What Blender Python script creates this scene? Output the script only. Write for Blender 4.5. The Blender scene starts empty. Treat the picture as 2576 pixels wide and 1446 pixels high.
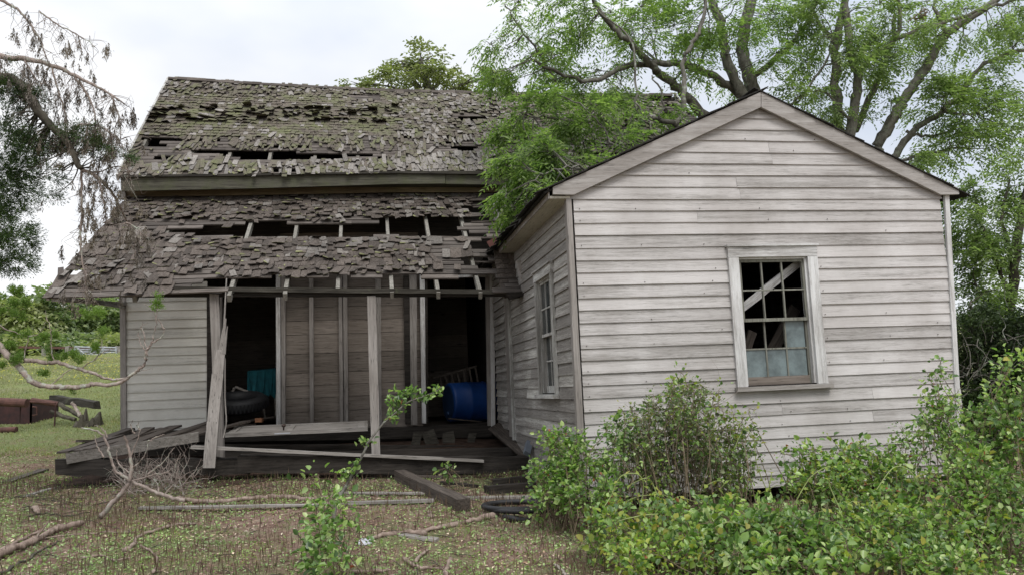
import bpy, math, random
import numpy as np
from math import sin, cos, radians, pi
from mathutils import Vector, Matrix
random.seed(7); RNG = np.random.default_rng(7)
SC = bpy.context.scene
COL = SC.collection

# ------------------------------------------------------------------ camera
FPX = 2050.0; PITCH = radians(7.0); ROLL = radians(2.4); PHI = radians(10.0)
CAM = np.array([0, 0, 1.5])
_r0 = np.array([1, 0, 0.]); FW = np.array([0, cos(PITCH), sin(PITCH)]); _u0 = np.array([0, -sin(PITCH), cos(PITCH)])
RT = cos(ROLL)*_r0 - sin(ROLL)*_u0; UP = sin(ROLL)*_r0 + cos(ROLL)*_u0
cd = bpy.data.cameras.new('camera'); co = bpy.data.objects.new('camera', cd); COL.objects.link(co)
cd.sensor_width = 36; cd.lens = 36*FPX/2576; cd.clip_end = 3000; cd.clip_start = 0.05
m = Matrix.Identity(4)
for i in range(3):
    m[i][0] = RT[i]; m[i][1] = UP[i]; m[i][2] = -FW[i]; m[i][3] = CAM[i]
co.matrix_world = m
SC.camera = co

# ------------------------------------------------------------------ light
SC.view_settings.view_transform = 'Standard'; SC.view_settings.look = 'None'
SC.view_settings.exposure = 0.36; SC.view_settings.gamma = 1
SUN_EL = radians(52); SUN_AZ = radians(160)      # azimuth measured from +Y clockwise: behind the camera, a little right
w = bpy.data.worlds.new('World'); SC.world = w; w.use_nodes = True
nt = w.node_tree; nt.nodes.clear()
def N(t, ty, **k):
    n = t.nodes.new(ty)
    for a, b in k.items(): setattr(n, a, b)
    return n
wo = N(nt, 'ShaderNodeOutputWorld'); b1 = N(nt, 'ShaderNodeBackground'); b2 = N(nt, 'ShaderNodeBackground')
sk = N(nt, 'ShaderNodeTexSky', sky_type='NISHITA'); sk.sun_disc = False
sk.sun_elevation = SUN_EL; sk.sun_rotation = SUN_AZ
b1.inputs['Strength'].default_value = 0.10
nt.links.new(sk.outputs[0], b1.inputs['Color'])
tc = N(nt, 'ShaderNodeTexCoord'); sx = N(nt, 'ShaderNodeSeparateXYZ'); nt.links.new(tc.outputs['Generated'], sx.inputs[0])
mp = N(nt, 'ShaderNodeMapping'); mp.inputs['Scale'].default_value = (1, 1, 2.2); mp.inputs['Location'].default_value = (.35, .2, .1)
nt.links.new(tc.outputs['Generated'], mp.inputs[0])
nz = N(nt, 'ShaderNodeTexNoise'); nz.inputs['Scale'].default_value = 1.7; nz.inputs['Detail'].default_value = 5; nz.inputs['Roughness'].default_value = .5
nt.links.new(mp.outputs[0], nz.inputs['Vector'])
cr = N(nt, 'ShaderNodeValToRGB')
cr.color_ramp.elements[0].position = .36; cr.color_ramp.elements[0].color = (.56, .61, .70, 1)
cr.color_ramp.elements[1].position = .62; cr.color_ramp.elements[1].color = (.86, .86, .865, 1)
nt.links.new(nz.outputs['Fac'], cr.inputs[0])
nt.links.new(cr.outputs[0], b2.inputs['Color'])
mr = N(nt, 'ShaderNodeMapRange'); mr.inputs['From Min'].default_value = 0.35; mr.inputs['From Max'].default_value = 1
mr.inputs['To Min'].default_value = 1.0; mr.inputs['To Max'].default_value = 1.9
nt.links.new(sx.outputs['Z'], mr.inputs[0])
nt.links.new(mr.outputs[0], b2.inputs['Strength'])
mx = N(nt, 'ShaderNodeMixShader'); mx.inputs[0].default_value = .93
nt.links.new(b1.outputs[0], mx.inputs[1]); nt.links.new(b2.outputs[0], mx.inputs[2]); nt.links.new(mx.outputs[0], wo.inputs[0])
sl = bpy.data.lights.new('sun', 'SUN'); sl.energy = 1.6; sl.angle = radians(25); sl.color = (1, .975, .94)
so = bpy.data.objects.new('sun', sl); COL.objects.link(so)
sd = Vector((sin(SUN_AZ)*cos(SUN_EL), cos(SUN_AZ)*cos(SUN_EL), sin(SUN_EL)))
so.rotation_euler = sd.to_track_quat('Z', 'Y').to_euler(); so.location = (0, -5, 20)

# ------------------------------------------------------------------ frames
P0 = np.array([0.563, 7.4, 0.0])
UU = np.array([cos(PHI), sin(PHI), 0]); VV = np.array([-sin(PHI), cos(PHI), 0])
def ray(x, y): return FPX*FW + (x-1288)*RT + (723-y)*UP
def B(x, y, b):
    """pixel ray -> house frame point on the plane at depth b"""
    d = ray(x, y); t = ((P0+b*VV-CAM)@VV)/(d@VV); q = CAM+t*d
    return np.array([(q-P0)@UU, b, q[2]])
def A(x, y, a):
    d = ray(x, y); t = ((P0+a*UU-CAM)@UU)/(d@UU); q = CAM+t*d
    return np.array([a, (q-P0)@VV, q[2]])
def W(x, y, Y):
    d = ray(x, y); return CAM + d*(Y/d[1])
def proj(p):
    d = np.asarray(p, float)-CAM; z = d@FW
    return 1288+FPX*(d@RT)/z, 723-FPX*(d@UP)/z
def loc2w(q): return P0+q[0]*UU+q[1]*VV+np.array([0, 0, q[2]])
def projh(q): return proj(loc2w(q))
HM = Matrix.Translation(Vector(P0)) @ Matrix.Rotation(PHI, 4, 'Z')

_gy = np.array([-60, 0, 4, 7.4, 10, 11.5, 16, 45, 70, 120, 900.]); _gz = np.array([-.4, 0, .17, .40, .52, .68, 1.06, 4.25, 5.9, 6.6, 7.2])
def gh(x, y):
    base = np.interp(y, _gy, _gz)
    k = np.clip((np.asarray(y)-2)/5, 0, 1)*np.clip((60-np.asarray(y))/40, 0, 1)
    return base - .035*np.clip(x, -6.5, 5)*k + .018*np.sin(1.7*np.asarray(x)+.6)*np.cos(1.3*np.asarray(y)) + .010*np.sin(4.1*np.asarray(x)+2*np.asarray(y))
def G(x, y, h=0.0):
    d = ray(x, y); lo = .5; t = lo/d[1]*1.0
    Y = 1.5
    while Y < 140:
        q = CAM + d*(Y/d[1])
        if q[2] <= gh(q[0], q[1])+h: break
        Y += .03
    return CAM + d*(Y/d[1])

# ------------------------------------------------------------------ mesh helpers
class MB:
    def __init__(s): s.v = []; s.f = []; s.m = []
    def poly(s, pts, mi=0):
        i = len(s.v); s.v += [tuple(map(float, p)) for p in pts]; s.f.append(list(range(i, i+len(pts)))); s.m.append(mi)
    def hexa(s, p, mi=0, mi_end=None):
        """8 points: bottom ring 0-3, top ring 4-7"""
        i = len(s.v); s.v += [tuple(map(float, q)) for q in p]
        fs = [(3, 2, 1, 0), (4, 5, 6, 7), (0, 1, 5, 4), (1, 2, 6, 5), (2, 3, 7, 6), (3, 0, 4, 7)]
        for k, f in enumerate(fs):
            s.f.append([i+j for j in f]); s.m.append(mi_end if (k == 0 and mi_end is not None) else mi)
    def box(s, lo, hi, mi=0):
        x0, y0, z0 = lo; x1, y1, z1 = hi
        s.hexa([(x0, y0, z0), (x1, y0, z0), (x1, y1, z0), (x0, y1, z0), (x0, y0, z1), (x1, y0, z1), (x1, y1, z1), (x0, y1, z1)], mi)
    def beam(s, p, q, w, h, up=(0, 0, 1), mi=0, taper=1.0, wob=0, seg=1, rnd=None):
        """rectangular bar from p to q; w across, h along up; seg>1 with wobble gives a worn edge"""
        p = np.array(p, float); q = np.array(q, float); d = q-p; L = np.linalg.norm(d); d /= L
        up = np.array(up, float); sdv = np.cross(d, up); sdv /= np.linalg.norm(sdv); upv = np.cross(sdv, d)
        R = rnd or random
        rings = []
        for k in range(seg+1):
            t = k/seg; c = p+d*L*t; k2 = 1+(taper-1)*t
            ring = []
            for (a, b) in ((-1, -1), (1, -1), (1, 1), (-1, 1)):
                ring.append(c + sdv*a*w/2*k2 + upv*b*h/2*k2 + (sdv*R.uniform(-1, 1)+upv*R.uniform(-1, 1)+(d*R.uniform(-3, 3) if k in (0, seg) else 0))*wob)
            rings.append(ring)
        i = len(s.v)
        for r_ in rings: s.v += [tuple(map(float, x)) for x in r_]
        for k in range(seg):
            for j in range(4):
                s.f.append([i+4*k+j, i+4*k+(j+1) % 4, i+4*k+4+(j+1) % 4, i+4*k+4+j]); s.m.append(mi)
        s.f.append([i+3, i+2, i+1, i]); s.m.append(mi)
        s.f.append([i+4*seg+j for j in range(4)]); s.m.append(mi)
    def prism(s, pts, n, mi=0):
        """flat polygon extruded by vector n"""
        n = np.array(n, float); a = [np.array(p, float) for p in pts]; b = [p+n for p in a]; k = len(a)
        i = len(s.v); s.v += [tuple(p) for p in a]+[tuple(p) for p in b]
        s.f.append(list(range(i+k-1, i-1, -1))); s.f.append(list(range(i+k, i+2*k))); s.m += [mi, mi]
        for j in range(k):
            s.f.append([i+j, i+(j+1) % k, i+k+(j+1) % k, i+k+j]); s.m.append(mi)
    def tube(s, pts, rad, sides=6, mi=0, rough=0.0, cap=True):
        P = [np.array(p, float) for p in pts]; n = len(P)
        if np.isscalar(rad): rad = [rad]*n
        i = len(s.v); ref = np.array([.3, .2, .93])
        for k in range(n):
            t = P[min(k+1, n-1)]-P[max(k-1, 0)]; t /= (np.linalg.norm(t)+1e-9)
            a = np.cross(t, ref)
            if np.linalg.norm(a) < .1: a = np.cross(t, [1, 0, 0])
            a /= np.linalg.norm(a); b = np.cross(t, a)
            for j in range(sides):
                an = 2*pi*j/sides; rr = rad[k]*(1+random.uniform(-rough, rough))
                s.v.append(tuple(P[k]+rr*(a*cos(an)+b*sin(an))))
        for k in range(n-1):
            for j in range(sides):
                s.f.append([i+k*sides+j, i+k*sides+(j+1) % sides, i+(k+1)*sides+(j+1) % sides, i+(k+1)*sides+j]); s.m.append(mi)
        if cap:
            s.f.append([i+j for j in range(sides)][::-1]); s.f.append([i+(n-1)*sides+j for j in range(sides)]); s.m += [mi, mi]
    def build(s, name, mats, parent=None, smooth=False, house=False, origin=None):
        me = bpy.data.meshes.new(name)
        if not isinstance(mats, (list, tuple)): mats = [mats]
        v = s.v
        if origin is not None:
            o_ = np.array(origin, float); v = [tuple(np.array(p)-o_) for p in s.v]
        me.from_pydata(v, [], s.f)
        for m_ in mats: me.materials.append(m_)
        me.polygons.foreach_set('material_index', s.m)
        if smooth: me.polygons.foreach_set('use_smooth', [True]*len(s.f))
        me.validate(); me.update()
        o = bpy.data.objects.new(name, me); COL.objects.link(o)
        if origin is not None: o.location = origin
        if parent is not None:
            o.parent = parent
        return o
def leaf_mesh(name, pos, d, n, L, Wd, mat, parent=None, fold=.25, mats=None, mi=None, oval=False):
    """many small folded leaves: base, right, tip, left"""
    pos = np.asarray(pos); k = len(pos)
    d = d/np.linalg.norm(d, axis=1, keepdims=True); sdv = np.cross(d, n); sdv /= (np.linalg.norm(sdv, axis=1, keepdims=True)+1e-9)
    nn = np.cross(sdv, d); L = np.broadcast_to(L, (k,))[:, None]; Wd = np.broadcast_to(Wd, (k,))[:, None]
    if oval:
        V = np.empty((k, 6, 3), np.float32); V[:, 0] = pos; V[:, 3] = pos+d*L-nn*L*.10
        q1 = pos+d*L*.28+nn*L*.04; q2 = pos+d*L*.68
        V[:, 1] = q1+sdv*Wd*.46+nn*Wd*fold; V[:, 2] = q2+sdv*Wd*.42+nn*Wd*fold*.8
        V[:, 5] = q1-sdv*Wd*.46+nn*Wd*fold; V[:, 4] = q2-sdv*Wd*.42+nn*Wd*fold*.8
        nv, nl, pat = 6, 8, [[0, 1, 2, 3, 0, 3, 4, 5]]
    else:
        V = np.empty((k, 4, 3), np.float32)
        V[:, 0] = pos; V[:, 2] = pos+d*L
        mid = pos+d*L*.42
        V[:, 1] = mid+sdv*Wd/2+nn*Wd*fold; V[:, 3] = mid-sdv*Wd/2+nn*Wd*fold
        nv, nl, pat = 4, 6, [[0, 1, 2, 0, 2, 3]]
    me = bpy.data.meshes.new(name); me.vertices.add(nv*k); me.vertices.foreach_set('co', V.ravel())
    idx = np.arange(k)[:, None]*nv + np.array(pat)
    me.loops.add(nl*k); me.loops.foreach_set('vertex_index', idx.ravel().astype(np.int32))
    me.polygons.add(2*k); me.polygons.foreach_set('loop_start', np.arange(2*k, dtype=np.int32)*(nl//2))
    me.polygons.foreach_set('loop_total', np.full(2*k, nl//2, np.int32))
    for m_ in (mats or [mat]): me.materials.append(m_)
    if mi is not None: me.polygons.foreach_set('material_index', np.repeat(mi, 2).astype(np.int32))
    me.update(calc_edges=True)
    o = bpy.data.objects.new(name, me); COL.objects.link(o)
    if parent is not None: o.parent = parent
    return o
def empty(name, loc, label, cat, group=None):
    o = bpy.data.objects.new(name, None); COL.objects.link(o); o.location = Vector([float(t) for t in loc]); o.empty_display_size = .2
    return tag(o, label, cat, group)
def tag(o, label=None, cat=None, group=None, kind=None):
    if label: o['label'] = label
    if cat: o['category'] = cat
    if group: o['group'] = group
    if kind: o['kind'] = kind
    return o
def keep(o, root):
    """parent a mesh written in world coordinates to an unrotated root"""
    o.parent = root; o.location = o.location - root.location if o.location.length else -root.location
    return o
def smooth_line(pts, n=5, jit=0.0):
    P = [np.array(p, float) for p in pts]; out = []
    for i in range(len(P)-1):
        p0 = P[max(i-1, 0)]; p1 = P[i]; p2 = P[i+1]; p3 = P[min(i+2, len(P)-1)]
        for k in range(n):
            t = k/n
            q = .5*((2*p1)+(-p0+p2)*t+(2*p0-5*p1+4*p2-p3)*t*t+(-p0+3*p1-3*p2+p3)*t**3)
            if jit and (i or k): q = q+RNG.normal(0, jit, 3)
            out.append(q)
    out.append(P[-1]); return out

# ------------------------------------------------------------------ materials
def mat(name):
    m_ = bpy.data.materials.new(name); m_.use_nodes = True; t = m_.node_tree
    return m_, t, t.nodes['Principled BSDF']
def ramp(t, fac, els):
    c = t.nodes.new('ShaderNodeValToRGB'); e = c.color_ramp.elements
    while len(e) < len(els): e.new(.5)
    for i, (p, col) in enumerate(els):
        e[i].position = p; e[i].color = (*col, 1) if len(col) == 3 else col
    t.links.new(fac, c.inputs[0]); return c.outputs[0]
def mixc(t, fac, a, b, mode='MIX'):
    n = t.nodes.new('ShaderNodeMix'); n.data_type = 'RGBA'; n.blend_type = mode
    for s_, v in ((0, fac), (6, a), (7, b)):
        if hasattr(v, 'is_linked') or hasattr(v, 'links'): t.links.new(v, n.inputs[s_])
        else: n.inputs[s_].default_value = v if s_ == 0 else (*v, 1)
    return n.outputs[2]
def math_(t, op, a, b=None):
    n = t.nodes.new('ShaderNodeMath'); n.operation = op
    for i, v in enumerate((a, b)):
        if v is None: continue
        if hasattr(v, 'links'): t.links.new(v, n.inputs[i])
        else: n.inputs[i].default_value = v
    return n.outputs[0]
def noise(t, vec, scale, detail=4, rough=.6, dist=0):
    n = t.nodes.new('ShaderNodeTexNoise'); n.inputs['Scale'].default_value = scale; n.inputs['Detail'].default_value = detail
    n.inputs['Roughness'].default_value = rough; n.inputs['Distortion'].default_value = dist
    t.links.new(vec, n.inputs['Vector']); return n.outputs['Fac']
def coords(t, scale, isl=True, obj='Object'):
    c = t.nodes.new('ShaderNodeTexCoord'); m_ = t.nodes.new('ShaderNodeMapping'); m_.inputs['Scale'].default_value = scale
    v = c.outputs[obj]
    g = t.nodes.new('ShaderNodeNewGeometry')
    if isl:
        k = t.nodes.new('ShaderNodeVectorMath'); k.operation = 'MULTIPLY_ADD'
        comb = t.nodes.new('ShaderNodeCombineXYZ')
        for i in range(3): t.links.new(g.outputs['Random Per Island'], comb.inputs[i])
        t.links.new(comb.outputs[0], k.inputs[0]); k.inputs[1].default_value = (37, 53, 71); t.links.new(v, k.inputs[2]); v = k.outputs[0]
    t.links.new(v, m_.inputs[0]); return m_.outputs[0], g.outputs['Random Per Island'], c.outputs[obj]
def bump(t, b, h, dist=.004, st=.6):
    n = t.nodes.new('ShaderNodeBump'); n.inputs['Distance'].default_value = dist; n.inputs['Strength'].default_value = st
    t.links.new(h, n.inputs['Height']); t.links.new(n.outputs[0], b.inputs['Normal'])
AX = {'x': (1, 22, 22), 'y': (22, 1, 22), 'z': (22, 22, 1)}
def wood(name, c0, c1, axis='x', paint=None, pf=(.45, .6), isl_var=.35, moss=None, mossf=(.55, .7), rough=.85, dark=None, scale=2.2, knots=False):
    m_, t, b = mat(name)
    v, isl, raw = coords(t, AX[axis])
    g = noise(t, v, scale, 6, .65, .4)
    col = ramp(t, g, [(.3, c0), (.7, c1)])
    # cracks along the grain
    ck = noise(t, v, scale*2.6, 3, .5)
    ckr = ramp(t, ck, [(.30, (.25, .25, .25)), (.40, (1, 1, 1))])
    col = mixc(t, 1.0, col, ckr, 'MULTIPLY')
    if paint is not None:
        v2, _, _ = coords(t, tuple(q*1.5 if q < 5 else q*2.6 for q in AX[axis]))
        pn = noise(t, v2, 5.0, 5, .75, 1.2)
        blot = noise(t, v, .8, 5, .65)           # patches where the paint held
        s_ = math_(t, 'ADD', math_(t, 'MULTIPLY', pn, .62), math_(t, 'MULTIPLY', blot, .5))
        s_ = math_(t, 'ADD', s_, math_(t, 'MULTIPLY', math_(t, 'SUBTRACT', isl, .5), .10))
        pm = ramp(t, s_, [(pf[0], (0, 0, 0)), (pf[1], (1, 1, 1))])
        col = mixc(t, pm, col, paint)
    dirt = noise(t, raw, 1.1, 5, .6)
    col = mixc(t, 1.0, col, ramp(t, dirt, [(.3, (.72, .70, .68)), (.62, (1.05, 1.05, 1.05))]), 'MULTIPLY')
    if knots:
        kn = t.nodes.new('ShaderNodeTexVoronoi'); kn.inputs['Scale'].default_value = 2.6
        kv, _, _ = coords(t, (.8, 1, 1.6)); t.links.new(kv, kn.inputs['Vector'])
        col = mixc(t, 1.0, col, ramp(t, kn.outputs['Distance'], [(.03, (.25, .2, .18)), (.12, (1, 1, 1))]), 'MULTIPLY')
    iv = t.nodes.new('ShaderNodeMapRange'); t.links.new(isl, iv.inputs[0]); iv.inputs['To Min'].default_value = 1-isl_var; iv.inputs['To Max'].default_value = 1+isl_var*.4
    cc = t.nodes.new('ShaderNodeCombineXYZ')
    for i in range(3): t.links.new(iv.outputs[0], cc.inputs[i])
    col = mixc(t, 1.0, col, cc.outputs[0], 'MULTIPLY')
    if moss is not None:
        mn = noise(t, raw, 3.2, 8, .75)
        mm = ramp(t, mn, [(mossf[0], (0, 0, 0)), (mossf[1], (1, 1, 1))])
        mn2 = noise(t, raw, 30, 4, .6); mc = mixc(t, mn2, moss, tuple(q*1.7 for q in moss))
        col = mixc(t, mm, col, mc)
    t.links.new(col, b.inputs['Base Color']); b.inputs['Roughness'].default_value = rough
    b.inputs['Specular IOR Level'].default_value = .2
    bump(t, b, g, .006, .7)
    return m_
M = {}
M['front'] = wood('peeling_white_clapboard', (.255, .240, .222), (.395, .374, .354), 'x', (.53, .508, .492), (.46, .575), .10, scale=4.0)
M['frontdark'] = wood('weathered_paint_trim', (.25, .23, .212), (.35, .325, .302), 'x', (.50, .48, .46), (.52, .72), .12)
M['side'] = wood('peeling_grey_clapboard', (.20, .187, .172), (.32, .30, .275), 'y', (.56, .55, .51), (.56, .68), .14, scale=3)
M['mainw'] = wood('cream_painted_clapboard', (.26, .25, .23), (.36, .345, .315), 'x', (.66, .645, .59), (.38, .52), .10, scale=4)
M['trimz'] = wood('weathered_upright_board', (.21, .19, .175), (.36, .335, .31), 'z', None, isl_var=.15)
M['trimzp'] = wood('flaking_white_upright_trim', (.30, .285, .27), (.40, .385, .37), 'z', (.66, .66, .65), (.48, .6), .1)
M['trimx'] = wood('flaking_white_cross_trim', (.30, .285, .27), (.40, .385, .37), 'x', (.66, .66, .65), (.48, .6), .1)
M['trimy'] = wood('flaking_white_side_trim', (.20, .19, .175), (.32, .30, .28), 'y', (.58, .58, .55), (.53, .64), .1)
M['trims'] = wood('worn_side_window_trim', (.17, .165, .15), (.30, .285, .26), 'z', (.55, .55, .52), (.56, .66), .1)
M['sash'] = wood('greenish_sash_wood', (.14, .14, .115), (.25, .25, .215), 'z', None, isl_var=.15)
M['raily'] = wood('brown_bottom_rail', (.12, .10, .085), (.26, .225, .195), 'x', None, isl_var=.1)
M['soffit'] = wood('cream_soffit_board', (.42, .40, .34), (.52, .50, .43), 'y', None, isl_var=.06)
M['fascia'] = wood('mossy_fascia_board', (.045, .042, .033), (.125, .12, .092), 'x', None, moss=(.055, .06, .03), mossf=(.48, .72), isl_var=.2)
M['frieze'] = wood('rusty_brown_frieze_board', (.10, .075, .045), (.22, .17, .10), 'x', None, moss=(.09, .085, .04), mossf=(.5, .8), isl_var=.2)
M['plank'] = wood('brown_interior_planking', (.155, .132, .112), (.27, .235, .203), 'x', None, isl_var=.3, knots=True)
M['darkw'] = wood('rotten_and_shade_dark_timber', (.014, .012, .010), (.060, .052, .045), 'x', None, isl_var=.3)  # rotten wood, near-black also for the shade under the porch floor
M['darkm'] = wood('blackened_mossy_timber', (.018, .016, .013), (.085, .078, .064), 'x', None, moss=(.08, .09, .05), mossf=(.60, .78), isl_var=.3)
M['lath'] = wood('grey_roof_lath', (.045, .036, .030), (.20, .175, .155), 'x', None, isl_var=.4)
M['raft'] = wood('grey_rafter_wood', (.14, .13, .11), (.33, .315, .28), 'y', None, isl_var=.25)
M['shA'] = wood('mossy_cedar_shingle', (.070, .058, .046), (.185, .158, .128), 'y', None, moss=(.092, .096, .048), mossf=(.46, .62), isl_var=.26)
M['shA2'] = wood('bleached_cedar_shingle', (.135, .122, .108), (.33, .305, .278), 'y', None, isl_var=.3)
M['shB'] = wood('brown_cedar_shingle', (.056, .045, .037), (.160, .134, .115), 'y', None, moss=(.075, .08, .04), mossf=(.58, .78), isl_var=.42)
M['shB2'] = wood('worn_purple_grey_shingle', (.11, .098, .086), (.25, .228, .205), 'y', None, isl_var=.35)
M['moss'] = wood('yellow_green_lichen', (.13, .135, .06), (.30, .30, .16), 'x', None, isl_var=.45)
M['tar'] = wood('black_roofing_edge', (.012, .011, .010), (.05, .047, .042), 'y', None, isl_var=.4)
M['plk'] = wood('silver_grey_plank', (.17, .155, .14), (.40, .375, .345), 'x', None, isl_var=.15)
M['plkg'] = wood('grey_worn_beam', (.11, .10, .088), (.27, .25, .225), 'x', None, isl_var=.15)
M['plkw'] = wood('pale_painted_plank', (.20, .185, .17), (.34, .32, .30), 'x', (.60, .60, .60), (.46, .6), .1)
M['plkd'] = wood('damp_dark_plank', (.035, .028, .024), (.14, .118, .10), 'x', None, isl_var=.2)
def simple(name, c, rough=.6, var=.25, scale=8, metal=0, c2=None, spec=.4, bmp=.003):
    m_, t, b = mat(name); v, isl, raw = coords(t, (1, 1, 1), False)
    n_ = noise(t, v, scale, 6, .65); c2 = c2 or tuple(q*(1-var*1.6) for q in c)
    t.links.new(ramp(t, n_, [(.35, c2), (.65, c)]), b.inputs['Base Color'])
    b.inputs['Roughness'].default_value = rough; b.inputs['Metallic'].default_value = metal; b.inputs['Specular IOR Level'].default_value = spec
    bump(t, b, n_, bmp, .5); return m_
M['void'] = simple('shade_dark_interior_boards', (.035, .030, .027), .95, spec=.05)  # near-black colour stands in for the shade of the unlit interior
M['rust'] = simple('rusted_steel', (.055, .022, .02), .85, c2=(.022, .012, .012), scale=6)
M['rust2'] = simple('rusted_pipe', (.13, .062, .05), .85, c2=(.06, .028, .022), scale=9)
M['blue'] = simple('blue_barrel_plastic', (.008, .048, .20), .5, var=.2, scale=3)
M['bluelid'] = simple('dark_blue_barrel_lid', (.02, .05, .12), .5, var=.2, scale=3)
M['rubber'] = simple('black_rubber', (.02, .02, .022), .6, scale=20)
M['teal'] = simple('teal_cloth', (.012, .12, .15), .9, scale=12)
M['knob'] = simple('rusty_door_knob', (.05, .03, .022), .5, scale=30)
M['pvc'] = simple('grey_blue_downspout', (.14, .16, .19), .5, var=.2)
M['white'] = simple('white_enamel', (.48, .49, .52), .4, var=.1)
M['redm'] = simple('faded_red_sheet_metal', (.30, .13, .11), .7, c2=(.22, .09, .075), scale=9)
M['brick'] = simple('orange_brick', (.35, .16, .08), .9)
M['straw'] = simple('straw_nest', (.30, .24, .16), .95)
M['mush'] = simple('cream_fungus', (.62, .50, .32), .8)
M['paneW'] = None
def bark(name, c0, c1, lich=None, lf=(.55, .7), sc=7):
    m_, t, b = mat(name); v, isl, raw = coords(t, (1, 1, .5), False)
    n_ = noise(t, v, sc, 7, .7, .5); col = ramp(t, n_, [(.32, c0), (.66, c1)])
    if lich:
        n2 = noise(t, raw, 9, 6, .7); col = mixc(t, ramp(t, n2, [(lf[0], (0, 0, 0)), (lf[1], (1, 1, 1))]), col, lich)
    t.links.new(col, b.inputs['Base Color']); b.inputs['Roughness'].default_value = .9; b.inputs['Specular IOR Level'].default_value = .15
    bump(t, b, n_, .02, .8); return m_
M['barkd'] = bark('dark_furrowed_bark', (.03, .026, .02), (.11, .10, .078), (.13, .145, .09), (.58, .78))
M['barkg'] = bark('grey_lichened_bark', (.055, .05, .042), (.19, .18, .155), (.30, .33, .27), (.56, .70), 14)
M['barkt'] = bark('pale_grey_tree_bark', (.075, .068, .056), (.22, .21, .18), (.24, .27, .20), (.54, .72), 12)
M['deadb'] = bark('pinkish_dead_branch', (.13, .10, .085), (.40, .33, .29), (.42, .46, .38), (.53, .66), 16)
M['twig'] = bark('bleached_twig', (.20, .17, .14), (.40, .36, .31), None, sc=20)
M['stem'] = bark('brown_green_stem', (.10, .075, .05), (.24, .19, .13), None, sc=20)
M['log'] = bark('weathered_log', (.12, .085, .065), (.36, .28, .235), (.40, .37, .33), (.60, .75), 12)
def leafm(name, cols, trans=.35, rough=.45, spec=.35):
    m_, t, b = mat(name); g = t.nodes.new('ShaderNodeNewGeometry')
    col = ramp(t, g.outputs['Random Per Island'], [(i/(len(cols)-1)*.98, c) for i, c in enumerate(cols)])
    c = t.nodes.new('ShaderNodeTexCoord'); n_ = noise(t, c.outputs['Object'], 2.0, 3, .6)
    col = mixc(t, 1.0, col, ramp(t, n_, [(.35, (.72, .74, .74)), (.65, (1.15, 1.12, .95))]), 'MULTIPLY')
    t.links.new(col, b.inputs['Base Color']); b.inputs['Roughness'].default_value = rough; b.inputs['Specular IOR Level'].default_value = spec
    tr = t.nodes.new('ShaderNodeBsdfTranslucent'); tcol = mixc(t, 1.0, col, (1.25, 1.5, .7), 'MULTIPLY'); t.links.new(tcol, tr.inputs['Color'])
    ms = t.nodes.new('ShaderNodeMixShader'); ms.inputs[0].default_value = trans
    t.links.new(b.outputs[0], ms.inputs[1]); t.links.new(tr.outputs[0], ms.inputs[2])
    t.links.new(ms.outputs[0], t.nodes['Material Output'].inputs[0]); return m_
M['leafT'] = leafm('fresh_tree_leaf', [(.085, .135, .05), (.14, .21, .075), (.215, .30, .11), (.32, .41, .17)], .55)
M['leafR'] = leafm('right_tree_leaf', [(.11, .155, .075), (.175, .235, .105), (.24, .31, .145), (.34, .41, .23)], .55)
M['leafO'] = leafm('pale_oak_leaf', [(.15, .165, .08), (.22, .24, .12), (.30, .32, .17)], .45)
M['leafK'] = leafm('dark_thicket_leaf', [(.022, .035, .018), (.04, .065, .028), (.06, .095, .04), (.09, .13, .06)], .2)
M['leafB'] = leafm('glossy_shrub_leaf', [(.06, .11, .04), (.11, .20, .06), (.19, .32, .09), (.30, .43, .15), (.46, .55, .26)], .38, .33, .55)
M['leafV'] = leafm('yellow_green_vine_leaf', [(.16, .24, .05), (.25, .34, .07), (.34, .40, .09), (.40, .36, .10)], .4)
M['leafG'] = leafm('grey_green_tangle_leaf', [(.11, .12, .075), (.16, .17, .11), (.14, .20, .08), (.24, .25, .17)], .25)
M['leafX'] = leafm('red_new_leaf', [(.30, .08, .05), (.36, .15, .08)], .3)
M['jun'] = leafm('juniper_needle', [(.022, .042, .017), (.036, .07, .024), (.06, .11, .034), (.11, .17, .05)], .15)
M['junb'] = leafm('bright_juniper_needle', [(.09, .16, .035), (.15, .25, .05), (.22, .33, .08)], .3)
M['browntuft'] = leafm('dead_brown_needles', [(.075, .06, .05), (.14, .115, .098), (.21, .18, .155)], .1)
M['farleaf'] = leafm('hazed_distant_tree_leaf', [(.10, .14, .08), (.17, .22, .12), (.24, .30, .16), (.33, .38, .22)], .4)  # lightened and greyed: distance haze put into the leaf colour
M['fargreen'] = leafm('hazed_distant_yellow_green_leaf', [(.24, .27, .14), (.31, .34, .18), (.38, .39, .23)], .4)  # haze likewise mixed into this paler leaf colour
M['grass'] = leafm('short_grass', [(.12, .18, .05), (.17, .24, .075), (.22, .29, .10), (.26, .27, .13)], .3)
M['fgrass'] = leafm('pale_field_grass', [(.17, .19, .09), (.23, .25, .12), (.29, .30, .16), (.31, .27, .18)], .3)
M['clover'] = leafm('low_clover', [(.19, .28, .10), (.29, .41, .17), (.44, .57, .30)], .3)
M['litter'] = leafm('brown_leaf_litter', [(.12, .07, .053), (.27, .17, .135), (.46, .335, .27), (.72, .61, .52)], .05, .9, .1)
M['drystem'] = leafm('dry_weed_stem', [(.07, .045, .035), (.12, .085, .065), (.18, .13, .10)], .05, .9, .1)
M['flower'] = leafm('yellow_field_flower', [(.55, .48, .04), (.6, .55, .08)], .3)
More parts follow.
